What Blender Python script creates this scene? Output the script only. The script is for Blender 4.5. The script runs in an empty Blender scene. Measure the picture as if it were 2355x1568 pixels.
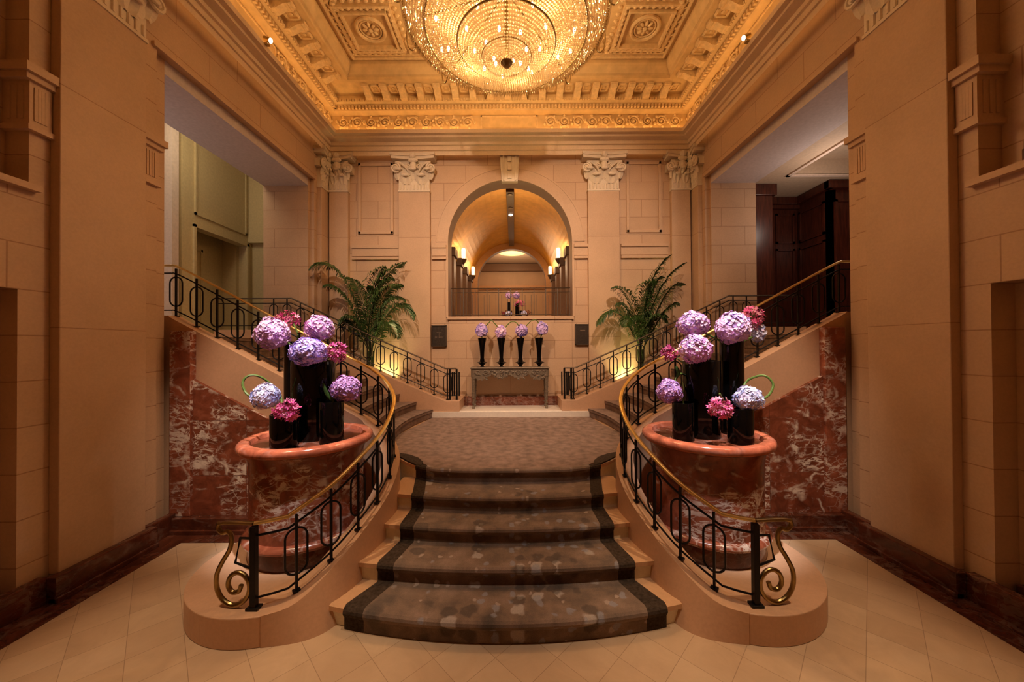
import bpy, bmesh, math, random
import numpy as np
from mathutils import Vector, Matrix
random.seed(7)
PI = math.pi
SC = bpy.context.scene
COL = SC.collection

# ------------------------------------------------------------------ camera
F_PX, CXP, CYP = 820.0, 1183.0, 788.6
CAM = Vector((0.09, 0.0, 2.4))
PITCH, ROLL = math.radians(0.45), math.radians(0.33)
_f = Vector((0, math.cos(PITCH), math.sin(PITCH)))
_r0 = Vector((1, 0, 0)); _u0 = _r0.cross(_f)
_r = _r0 * math.cos(ROLL) - _u0 * math.sin(ROLL)
_u = _u0 * math.cos(ROLL) + _r0 * math.sin(ROLL)
cam_d = bpy.data.cameras.new('camera'); cam = bpy.data.objects.new('camera', cam_d); COL.objects.link(cam)
M = Matrix.Identity(4)
for i in range(3):
    M[i][0] = _r[i]; M[i][1] = _u[i]; M[i][2] = -_f[i]; M[i][3] = CAM[i]
cam.matrix_world = M
cam_d.sensor_width = 36; cam_d.sensor_fit = 'HORIZONTAL'
cam_d.lens = F_PX * 36 / 2355
cam_d.shift_x = (1177.5 - CXP) / 2355
cam_d.shift_y = (CYP - 784) / 2355
cam_d.clip_start = 0.05; cam_d.clip_end = 100
SC.camera = cam


def P(px, py, D):
    """the point at depth D (world Y) seen at pixel px, py"""
    d = _f + _r * ((px - CXP) / F_PX) - _u * ((py - CYP) / F_PX)
    return CAM + d * (D / d.y)


# ------------------------------------------------------------------ world, exposure, render look
w = bpy.data.worlds.new('world'); SC.world = w; w.use_nodes = True
w.node_tree.nodes['Background'].inputs[0].default_value = (1.0, 0.72, 0.45, 1)
w.node_tree.nodes['Background'].inputs[1].default_value = 0.02
SC.view_settings.view_transform = 'Standard'; SC.view_settings.look = 'None'
SC.view_settings.gamma = 1; SC.view_settings.use_curve_mapping = False
SC.view_settings.exposure = 0.0
cy = SC.cycles
cy.use_denoising = True; cy.max_bounces = 6; cy.diffuse_bounces = 4; cy.glossy_bounces = 3
cy.transmission_bounces = 3; cy.transparent_max_bounces = 8
cy.caustics_reflective = False; cy.caustics_refractive = False
cy.sample_clamp_indirect = 3.0; cy.use_adaptive_sampling = True; cy.adaptive_threshold = 0.03

# ------------------------------------------------------------------ lights of the room
WARM = (1.0, 0.56, 0.22); AMBER = (1.0, 0.50, 0.15); HAL = (1.0, 0.70, 0.45); SOFT = (1.0, 0.80, 0.62)


def spot(name, loc, target, power, color, angle, blend=0.6, radius=0.06):
    l = bpy.data.lights.new(name, 'SPOT'); l.energy = power; l.color = color
    l.spot_size = math.radians(angle); l.spot_blend = blend; l.shadow_soft_size = radius
    o = bpy.data.objects.new(name, l); COL.objects.link(o); o.location = loc
    d = Vector(target) - Vector(loc); o.rotation_euler = d.to_track_quat('-Z', 'Y').to_euler()
    return o


def point(name, loc, power, color, radius=0.05):
    l = bpy.data.lights.new(name, 'POINT'); l.energy = power; l.color = color; l.shadow_soft_size = radius
    o = bpy.data.objects.new(name, l); COL.objects.link(o); o.location = loc
    return o


def area(name, loc, target, power, color, sx, sy):
    l = bpy.data.lights.new(name, 'AREA'); l.shape = 'RECTANGLE'; l.size = sx; l.size_y = sy
    l.energy = power; l.color = color
    o = bpy.data.objects.new(name, l); COL.objects.link(o); o.location = loc
    d = Vector(target) - Vector(loc); o.rotation_euler = d.to_track_quat('-Z', 'Y').to_euler()
    return o


CH = Vector((0.0, 5.2, 0.0))            # chandelier axis
LP = dict(flank=1150, ch=20, cove=5.6, ped=2700, spotback=1150, stair=700, curb=650, left_room=26, right_room=34,
          hall=11, palm=110, floor=130, down=180)
for k in range(6):
    a = k * PI / 3 + 0.3
    point('chandelier_light', (CH.x + 0.75 * math.cos(a), CH.y + 0.75 * math.sin(a), 7.0), LP['ch'], WARM, 0.10)
for k in range(4):
    a = k * PI / 2 + 0.8
    point('chandelier_rim_light', (CH.x + 1.72 * math.cos(a), CH.y + 1.72 * math.sin(a), 7.45), LP['ch'] * 0.55, WARM, 0.08)
spot('added_down_fill', (CH.x, CH.y, 6.40), (CH.x, CH.y, 0), LP['down'], (1.0, 0.56, 0.26), 165, 0.5, 0.25)  # added fill below the bowl, lifts floor, stair and lower walls
for s in (-1, 1):
    # first pair belongs to the cornice spotlights; all later spots are added, unseen
    spot('cornice_and_added_spot', (-s * 3.75, 5.75, 7.35), (s * 2.2, 3.95, 1.7), LP['ped'] * 0.04, (1.0, 0.84, 0.74), 17, 0.8, 0.04)
    spot('cornice_and_added_spot', (s * 1.3, 2.0, 7.9), (s * 2.2, 3.85, 1.75), LP['ped'], (1.0, 0.90, 0.90), 15.5, 0.8, 0.05)
    spot('cornice_and_added_spot', (s * 3.7, 2.2, 7.3), (s * 2.25, 3.1, 0.3), LP['curb'], (1.0, 0.66, 0.38), 30, 0.8)
    spot('cornice_and_added_spot', (s * 2.2, 2.0, 7.4), (s * 1.5, 8.5, 3.9), LP['spotback'], (1.0, 0.70, 0.50), 62, 1.0)
    spot('cornice_and_added_spot', (s * 1.6, 1.9, 7.0), (s * 3.3, 4.7, 1.7), LP['flank'], (1.0, 0.74, 0.54), 24, 0.9)  # added to brighten the stair flank and its marble facing
    spot('cornice_and_added_spot', (s * 2.9, 2.0, 7.3), (s * 2.6, 2.4, 0.0), LP['floor'], SOFT, 44, 1.0)
    spot('cornice_and_added_spot', (s * 3.7, 6.6, 7.35), (s * 0.6, 6.4, 0.9), LP['stair'] * 0.5, HAL, 40, 0.9)
spot('cornice_and_added_spot', (0, 1.9, 7.5), (0, 6.4, 0.8), LP['stair'], (1.0, 0.80, 0.66), 34, 0.9)
spot('cornice_and_added_spot', (0, 1.9, 7.5), (0, 2.3, 0.0), LP['floor'] * 3, SOFT, 44, 1.0)
area('left_room_light', (-5.9, 6.4, 6.9), (-6.9, 9.0, 3.6), LP['left_room'], (1.0, 0.80, 0.52), 1.2, 1.2)
point('left_room_lamp', (-6.5, 5.0, 4.6), LP['left_room'] * 0.9, (1.0, 0.86, 0.86), 0.25)
point('right_room_lamp', (6.2, 6.6, 5.2), LP['right_room'], (1.0, 0.76, 0.62), 0.2)

# ------------------------------------------------------------------ materials
MAT = {}


def new_mat(name):
    m = bpy.data.materials.new(name); m.use_nodes = True
    nt = m.node_tree
    b = nt.nodes['Principled BSDF']
    MAT[name] = m
    return m, nt, b


def N(nt, t, **kw):
    n = nt.nodes.new(t)
    for k, v in kw.items():
        setattr(n, k, v)
    return n


def setc(sock, v):
    sock.default_value = v if len(v) == 4 else (*v, 1)


def mathn(nt, op, a, b=None, c=None):
    n = N(nt, 'ShaderNodeMath', operation=op)
    for i, v in enumerate((a, b, c)):
        if v is None: continue
        if isinstance(v, (int, float)): n.inputs[i].default_value = v
        else: nt.links.new(v, n.inputs[i])
    return n.outputs[0]


def mixc(nt, fac, a, b, blend='MIX'):
    n = N(nt, 'ShaderNodeMix', data_type='RGBA', blend_type=blend)
    if isinstance(fac, (int, float)): n.inputs[0].default_value = fac
    else: nt.links.new(fac, n.inputs[0])
    for i, v in ((6, a), (7, b)):
        if isinstance(v, tuple): setc(n.inputs[i], v)
        else: nt.links.new(v, n.inputs[i])
    return n.outputs[2]


def noise(nt, vec, scale, detail=4, rough=0.55, dist=0.0):
    n = N(nt, 'ShaderNodeTexNoise'); n.inputs['Scale'].default_value = scale
    n.inputs['Detail'].default_value = detail; n.inputs['Roughness'].default_value = rough
    n.inputs['Distortion'].default_value = dist
    if vec is not None: nt.links.new(vec, n.inputs['Vector'])
    return n.outputs[0]


def ramp(nt, fac, stops):
    n = N(nt, 'ShaderNodeValToRGB'); cr = n.color_ramp
    while len(cr.elements) > 1: cr.elements.remove(cr.elements[-1])
    cr.elements[0].position = stops[0][0]; cr.elements[0].color = (*stops[0][1], 1)
    for p, c in stops[1:]:
        e = cr.elements.new(p); e.color = (*c, 1)
    nt.links.new(fac, n.inputs[0])
    return n.outputs[0]


def bump(nt, b, h, strength=0.3, dist=0.01):
    n = N(nt, 'ShaderNodeBump'); n.inputs['Strength'].default_value = strength
    n.inputs['Distance'].default_value = dist
    nt.links.new(h, n.inputs['Height']); nt.links.new(n.outputs[0], b.inputs['Normal'])


def simple(name, col, rough=0.5, metal=0.0, spec=None, noise_amt=0.0, nscale=20):
    m, nt, b = new_mat(name)
    setc(b.inputs['Base Color'], col); b.inputs['Roughness'].default_value = rough
    b.inputs['Metallic'].default_value = metal
    if spec is not None: b.inputs['Specular IOR Level'].default_value = spec
    g = N(nt, 'ShaderNodeNewGeometry')
    nz = noise(nt, g.outputs['Position'], nscale)
    amt = noise_amt or 0.08
    d = tuple(c * (1 - amt) for c in col); l = tuple(min(1, c * (1 + amt)) for c in col)
    nt.links.new(ramp(nt, nz, [(0.3, d), (0.7, l)]), b.inputs['Base Color'])
    return m


def wall_uv(nt):
    """coordinates that follow the wall: (x or y, z)"""
    g = N(nt, 'ShaderNodeNewGeometry')
    sp = N(nt, 'ShaderNodeSeparateXYZ'); nt.links.new(g.outputs['Position'], sp.inputs[0])
    sn = N(nt, 'ShaderNodeSeparateXYZ'); nt.links.new(g.outputs['True Normal'], sn.inputs[0])
    ax = mathn(nt, 'ABSOLUTE', sn.outputs[0]); ay = mathn(nt, 'ABSOLUTE', sn.outputs[1])
    sel = mathn(nt, 'GREATER_THAN', ax, ay)
    m = N(nt, 'ShaderNodeMix', data_type='FLOAT')
    nt.links.new(sel, m.inputs[0]); nt.links.new(sp.outputs[0], m.inputs[2]); nt.links.new(sp.outputs[1], m.inputs[3])
    cb = N(nt, 'ShaderNodeCombineXYZ'); nt.links.new(m.outputs[0], cb.inputs[0]); nt.links.new(sp.outputs[2], cb.inputs[1])
    return g, sp, cb.outputs[0]


def stone(name, col, joints=True, bw=1.05, rh=0.42, mort=0.006, off=0.5, rough=0.55, zo=0.0):
    m, nt, b = new_mat(name)
    g, sp, uv = wall_uv(nt)
    n1 = noise(nt, g.outputs['Position'], 1.3, 5, 0.6)
    n2 = noise(nt, g.outputs['Position'], 38, 3, 0.6)
    c = ramp(nt, n1, [(0.3, tuple(x * 0.88 for x in col)), (0.7, tuple(min(1, x * 1.08) for x in col))])
    c = mixc(nt, 0.25, c, ramp(nt, n2, [(0.35, tuple(x * 0.8 for x in col)), (0.65, tuple(min(1, x * 1.1) for x in col))]))
    if joints:
        br = N(nt, 'ShaderNodeTexBrick'); br.offset = off
        sh = N(nt, 'ShaderNodeVectorMath', operation='ADD'); nt.links.new(uv, sh.inputs[0]); sh.inputs[1].default_value = (0, -zo, 0)
        nt.links.new(sh.outputs[0], br.inputs['Vector'])
        br.inputs['Scale'].default_value = 1; br.inputs['Brick Width'].default_value = bw
        br.inputs['Row Height'].default_value = rh; br.inputs['Mortar Size'].default_value = mort
        br.inputs['Mortar Smooth'].default_value = 0.3
        setc(br.inputs['Color1'], (1, 1, 1)); setc(br.inputs['Color2'], (0.95, 0.935, 0.925)); setc(br.inputs['Mortar'], (0.66, 0.58, 0.54))
        c = mixc(nt, 0.95, c, br.outputs['Color'], 'MULTIPLY')
        inv = mathn(nt, 'SUBTRACT', 1.0, br.outputs['Fac'])
        bump(nt, b, inv, 0.5, 0.01)
    nt.links.new(c, b.inputs['Base Color']); b.inputs['Roughness'].default_value = rough
    b.inputs['Specular IOR Level'].default_value = 0.3
    return m


STONE = (0.60, 0.415, 0.27)
stone('limestone_blocks', STONE)
stone('limestone', STONE, joints=False)
stone('limestone_courses', STONE, bw=30, rh=2.37, mort=0.005, zo=0.23)
stone('intrados_shade_stone', (0.36, 0.25, 0.19), joints=False)  # shade of the arch reveal put into a darker, greyer stone colour
stone('limestone_curb', (0.64, 0.40, 0.25), joints=False, rough=0.40)
stone('capital_stone', (0.78, 0.66, 0.50), joints=False)
stone('cornice_stone', (0.80, 0.62, 0.42), joints=False)
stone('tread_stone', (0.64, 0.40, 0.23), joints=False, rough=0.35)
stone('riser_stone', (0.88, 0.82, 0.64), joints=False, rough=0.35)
stone('white_marble', (0.82, 0.74, 0.64), joints=False, rough=0.25)
simple('plaster_gold', (0.70, 0.50, 0.25), 0.55, 0.0, 0.4, 0.12, 6)
simple('plaster_relief', (0.76, 0.56, 0.30), 0.45, 0.0, 0.5, 0.15, 14)
simple('soffit_paint', (0.62, 0.55, 0.54), 0.7)
simple('cream_paint', (0.62, 0.50, 0.27), 0.6)
simple('pale_paint', (0.74, 0.60, 0.50), 0.6)
simple('ceiling_paint', (0.60, 0.47, 0.34), 0.7)
simple('black_iron', (0.012, 0.010, 0.010), 0.42, 0.6)
simple('brass', (0.95, 0.66, 0.24), 0.30, 1.0, None, 0.15, 8)
simple('aged_brass', (0.34, 0.24, 0.10), 0.30, 1.0, None, 0.3, 12)
simple('bronze', (0.10, 0.075, 0.055), 0.45, 0.7)
simple('black_glass', (0.002, 0.002, 0.002), 0.05, 0.0, 0.35)
simple('silver_wood', (0.20, 0.155, 0.11), 0.45, 0.25, None, 0.3, 30)
simple('stem_green', (0.10, 0.17, 0.03), 0.45, 0, None, 0.3, 30)
simple('leaf_green', (0.035, 0.08, 0.014), 0.45, 0, None, 0.4, 5)
simple('palm_stem', (0.07, 0.10, 0.03), 0.5, 0, None, 0.3, 12)
simple('dark_pot', (0.03, 0.022, 0.018), 0.35)
simple('vault_gold', (0.70, 0.40, 0.085), 0.42, 0.5, None, 0.12, 5)
simple('ridge_brown', (0.11, 0.065, 0.04), 0.5)
simple('hall_brown', (0.20, 0.11, 0.06), 0.45)
simple('hall_orange', (0.62, 0.34, 0.17), 0.55)
simple('red_foliage', (0.20, 0.02, 0.02), 0.5, 0, None, 0.4, 30)
simple('candle_ivory', (0.85, 0.75, 0.55), 0.5)


def wood():
    m, nt, b = new_mat('mahogany')
    g, sp, uv = wall_uv(nt)
    mp = N(nt, 'ShaderNodeMapping'); mp.inputs['Scale'].default_value = (9, 0.8, 1)
    nt.links.new(uv, mp.inputs[0])
    n = noise(nt, mp.outputs[0], 3, 6, 0.6, 0.6)
    nt.links.new(ramp(nt, n, [(0.3, (0.028, 0.008, 0.005)), (0.7, (0.11, 0.026, 0.014))]), b.inputs['Base Color'])
    b.inputs['Roughness'].default_value = 0.28


wood()


def red_marble(name, sw=0.86, sh=0.72, vein=1.0, dark=1.0):
    m, nt, b = new_mat(name)
    g, sp, uv = wall_uv(nt)
    # every slab shifts the pattern
    br = N(nt, 'ShaderNodeTexBrick'); br.offset = 0.0
    nt.links.new(uv, br.inputs['Vector']); br.inputs['Scale'].default_value = 1
    br.inputs['Brick Width'].default_value = sw; br.inputs['Row Height'].default_value = sh
    br.inputs['Mortar Size'].default_value = 0.003
    setc(br.inputs['Color1'], (0, 0, 0)); setc(br.inputs['Color2'], (1, 1, 1)); setc(br.inputs['Mortar'], (0.5, 0.5, 0.5))
    cell = mathn(nt, 'MULTIPLY', br.outputs['Color'], 7.0)
    cb = N(nt, 'ShaderNodeCombineXYZ'); nt.links.new(cell, cb.inputs[0]); nt.links.new(cell, cb.inputs[2])
    va = N(nt, 'ShaderNodeVectorMath', operation='ADD'); nt.links.new(g.outputs['Position'], va.inputs[0]); nt.links.new(cb.outputs[0], va.inputs[1])
    wn = N(nt, 'ShaderNodeTexNoise'); wn.inputs['Scale'].default_value = 2.2; wn.inputs['Detail'].default_value = 5
    nt.links.new(va.outputs[0], wn.inputs['Vector'])
    sc = N(nt, 'ShaderNodeVectorMath', operation='MULTIPLY_ADD')
    nt.links.new(wn.outputs['Color'], sc.inputs[0]); sc.inputs[1].default_value = (0.35, 0.35, 0.35)
    st = N(nt, 'ShaderNodeMapping'); st.inputs['Scale'].default_value = (0.75, 0.75, 1.5); nt.links.new(va.outputs[0], st.inputs[0]); nt.links.new(st.outputs[0], sc.inputs[2])
    vor = N(nt, 'ShaderNodeTexVoronoi', feature='DISTANCE_TO_EDGE'); vor.inputs['Scale'].default_value = 1.5
    nt.links.new(sc.outputs[0], vor.inputs['Vector'])
    vor2 = N(nt, 'ShaderNodeTexVoronoi', feature='DISTANCE_TO_EDGE'); vor2.inputs['Scale'].default_value = 8.5
    nt.links.new(sc.outputs[0], vor2.inputs['Vector'])
    mask = noise(nt, va.outputs[0], 1.6, 4, 0.6)
    v1 = ramp(nt, vor.outputs['Distance'], [(0.0, (1, 1, 1)), (0.012, (0.8, 0.8, 0.8)), (0.035, (0, 0, 0))])
    v2 = ramp(nt, vor2.outputs['Distance'], [(0.0, (1, 1, 1)), (0.03, (0.5, 0.5, 0.5)), (0.075, (0, 0, 0))])
    mk = ramp(nt, mask, [(0.47, (0, 0, 0)), (0.56, (1, 1, 1))])
    wf = ramp(nt, noise(nt, sc.outputs[0], 8.0, 6, 0.7, 0.5), [(0.525, (0, 0, 0)), (0.56, (1, 1, 1))])
    v2m = mathn(nt, 'MULTIPLY', mathn(nt, 'MAXIMUM', mathn(nt, 'MULTIPLY', v2, 0.6), wf), mk)
    brk = ramp(nt, noise(nt, va.outputs[0], 3.0, 5, 0.7), [(0.46, (0, 0, 0)), (0.62, (1, 1, 1))])
    v1m = mathn(nt, 'MULTIPLY', v1, brk)
    tot = mathn(nt, 'MULTIPLY', mathn(nt, 'MAXIMUM', v1m, v2m), vein)
    base = ramp(nt, noise(nt, va.outputs[0], 4.5, 6, 0.65, 0.8),
                [(0.30, tuple(x * dark for x in (0.12, 0.034, 0.018))), (0.55, tuple(x * dark for x in (0.27, 0.075, 0.038))),
                 (0.75, tuple(x * dark for x in (0.42, 0.140, 0.075)))])
    c = mixc(nt, mathn(nt, 'MULTIPLY', tot, 1.0), base, (0.82, 0.72, 0.63))
    c = mixc(nt, mathn(nt, 'MULTIPLY', br.outputs['Fac'], 0.6), c, (0.05, 0.02, 0.015))
    nt.links.new(c, b.inputs['Base Color']); b.inputs['Roughness'].default_value = 0.18
    b.inputs['Specular IOR Level'].default_value = 0.5


red_marble('red_marble', 0.86, 0.72, 1.0, 0.95)
red_marble('red_marble_drum', 40, 40, 0.8, 1.1)
red_marble('red_marble_dark', 40, 40, 0.10, 0.42)
red_marble('red_marble_skirt', 40, 40, 0.15, 0.75)
red_marble('red_marble_rim', 40, 40, 0.12, 2.1)


def floor_mat():
    m, nt, b = new_mat('floor_tiles')
    g = N(nt, 'ShaderNodeNewGeometry'); sp = N(nt, 'ShaderNodeSeparateXYZ'); nt.links.new(g.outputs['Position'], sp.inputs[0])
    u = mathn(nt, 'MULTIPLY', mathn(nt, 'SUBTRACT', mathn(nt, 'SUBTRACT', sp.outputs[0], sp.outputs[1]), 0.02), 0.70711)
    v = mathn(nt, 'MULTIPLY', mathn(nt, 'ADD', mathn(nt, 'ADD', sp.outputs[0], sp.outputs[1]), 0.16), 0.70711)
    cb = N(nt, 'ShaderNodeCombineXYZ'); nt.links.new(u, cb.inputs[0]); nt.links.new(v, cb.inputs[1])
    br = N(nt, 'ShaderNodeTexBrick'); br.offset = 0.0
    nt.links.new(cb.outputs[0], br.inputs['Vector']); br.inputs['Scale'].default_value = 1
    br.inputs['Brick Width'].default_value = 0.336; br.inputs['Row Height'].default_value = 0.336
    br.inputs['Mortar Size'].default_value = 0.0022
    setc(br.inputs['Color1'], (0.66, 0.51, 0.35)); setc(br.inputs['Color2'], (0.58, 0.43, 0.29)); setc(br.inputs['Mortar'], (0.38, 0.27, 0.18))
    n1 = noise(nt, g.outputs['Position'], 2.6, 6, 0.65, 1.0)
    c = mixc(nt, 0.8, br.outputs['Color'], ramp(nt, n1, [(0.3, (0.84, 0.80, 0.76)), (0.7, (1.05, 1.03, 1.0))]), 'MULTIPLY')
    nt.links.new(c, b.inputs['Base Color'])
    b.inputs['Roughness'].default_value = 0.30; b.inputs['Specular IOR Level'].default_value = 0.35


floor_mat()


def carpet_mat():
    m, nt, b = new_mat('carpet')
    g = N(nt, 'ShaderNodeNewGeometry'); sp = N(nt, 'ShaderNodeSeparateXYZ'); nt.links.new(g.outputs['Position'], sp.inputs[0])
    yy = mathn(nt, 'SUBTRACT', sp.outputs[1], sp.outputs[2])
    cb = N(nt, 'ShaderNodeCombineXYZ'); nt.links.new(sp.outputs[0], cb.inputs[0]); nt.links.new(yy, cb.inputs[1])
    wn = N(nt, 'ShaderNodeTexNoise'); wn.inputs['Scale'].default_value = 9; nt.links.new(cb.outputs[0], wn.inputs['Vector'])
    sc = N(nt, 'ShaderNodeVectorMath', operation='MULTIPLY_ADD')
    nt.links.new(wn.outputs['Color'], sc.inputs[0]); sc.inputs[1].default_value = (0.11, 0.11, 0); nt.links.new(cb.outputs[0], sc.inputs[2])
    base = ramp(nt, noise(nt, cb.outputs[0], 3.2, 4, 0.6), [(0.32, (0.13, 0.105, 0.09)), (0.5, (0.22, 0.16, 0.125)), (0.68, (0.31, 0.23, 0.185))])
    out = base
    for scl, rad, thr, col, amt in ((5.4, 0.34, 0.66, (0.52, 0.48, 0.46), 0.65), (8.0, 0.33, 0.66, (0.30, 0.32, 0.38), 0.65), (10.5, 0.27, 0.74, (0.50, 0.42, 0.37), 0.6), (5.2, 0.40, 0.60, (0.08, 0.07, 0.065), 0.6)):
        v = N(nt, 'ShaderNodeTexVoronoi'); v.inputs['Scale'].default_value = scl
        nt.links.new(sc.outputs[0], v.inputs['Vector'])
        ss = N(nt, 'ShaderNodeSeparateColor'); nt.links.new(v.outputs['Color'], ss.inputs[0])
        pick = mathn(nt, 'GREATER_THAN', ss.outputs[0], thr)
        near = ramp(nt, v.outputs['Distance'], [(rad * 0.75, (1, 1, 1)), (rad, (0, 0, 0))])
        out = mixc(nt, mathn(nt, 'MULTIPLY', mathn(nt, 'MULTIPLY', pick, near), amt), out, col)
    fine = noise(nt, g.outputs['Position'], 160, 2, 0.6)
    out = mixc(nt, 0.5, out, ramp(nt, fine, [(0.3, (0.6, 0.6, 0.6)), (0.7, (1.2, 1.2, 1.2))]), 'MULTIPLY')
    nt.links.new(out, b.inputs['Base Color']); b.inputs['Roughness'].default_value = 0.95
    b.inputs['Specular IOR Level'].default_value = 0.1
    bump(nt, b, fine, 0.4, 0.004)


carpet_mat()
simple('carpet_landing', (0.25, 0.175, 0.14), 0.95, 0, 0.1, 0.30, 9)
simple('carpet_border', (0.055, 0.040, 0.03), 0.95, 0, 0.1, 0.4, 40)


def emit(name, col, strength):
    m, nt, b = new_mat(name)
    setc(b.inputs['Base Color'], col); setc(b.inputs['Emission Color'], col)
    b.inputs['Emission Strength'].default_value = strength


emit('cove_glow', (1.0, 0.58, 0.20), LP['cove'])
emit('bulb_glow', (1.0, 0.72, 0.40), 45)
emit('sconce_glow', (1.0, 0.66, 0.28), 5)
emit('oval_glow', (1.0, 0.66, 0.22), 1.3)
emit('lens_glow', (1.0, 0.85, 0.62), 10)
emit('uplight_glow', (1.0, 0.85, 0.40), 4)


def crystal():
    m, nt, b = new_mat('crystal')
    out = nt.nodes['Material Output']
    tl = N(nt, 'ShaderNodeBsdfTranslucent'); setc(tl.inputs[0], (1.0, 0.84, 0.56))
    gl = N(nt, 'ShaderNodeBsdfGlossy'); setc(gl.inputs[0], (1.0, 0.86, 0.62)); gl.inputs['Roughness'].default_value = 0.15
    df = N(nt, 'ShaderNodeBsdfDiffuse'); setc(df.inputs[0], (0.80, 0.55, 0.28))
    a = N(nt, 'ShaderNodeMixShader'); a.inputs[0].default_value = 0.15
    nt.links.new(tl.outputs[0], a.inputs[1]); nt.links.new(df.outputs[0], a.inputs[2])
    c = N(nt, 'ShaderNodeMixShader'); c.inputs[0].default_value = 0.30
    nt.links.new(a.outputs[0], c.inputs[1]); nt.links.new(gl.outputs[0], c.inputs[2])
    nt.links.new(c.outputs[0], out.inputs[0])


crystal()


def petals(name):
    m, nt, b = new_mat(name)
    at = N(nt, 'ShaderNodeAttribute'); at.attribute_name = 'tint'
    nt.links.new(at.outputs['Color'], b.inputs['Base Color'])
    b.inputs['Roughness'].default_value = 0.6
    b.inputs['Subsurface Weight'].default_value = 0.0


petals('petal')


def plaque_mat():
    m, nt, b = new_mat('plaque_bronze')
    g = N(nt, 'ShaderNodeNewGeometry')
    nt.links.new(ramp(nt, noise(nt, g.outputs['Position'], 25), [(0.3, (0.045, 0.035, 0.028)), (0.7, (0.075, 0.058, 0.045))]), b.inputs['Base Color'])
    b.inputs['Roughness'].default_value = 0.4; b.inputs['Metallic'].default_value = 0.5


plaque_mat()

# ------------------------------------------------------------------ mesh helpers


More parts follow.
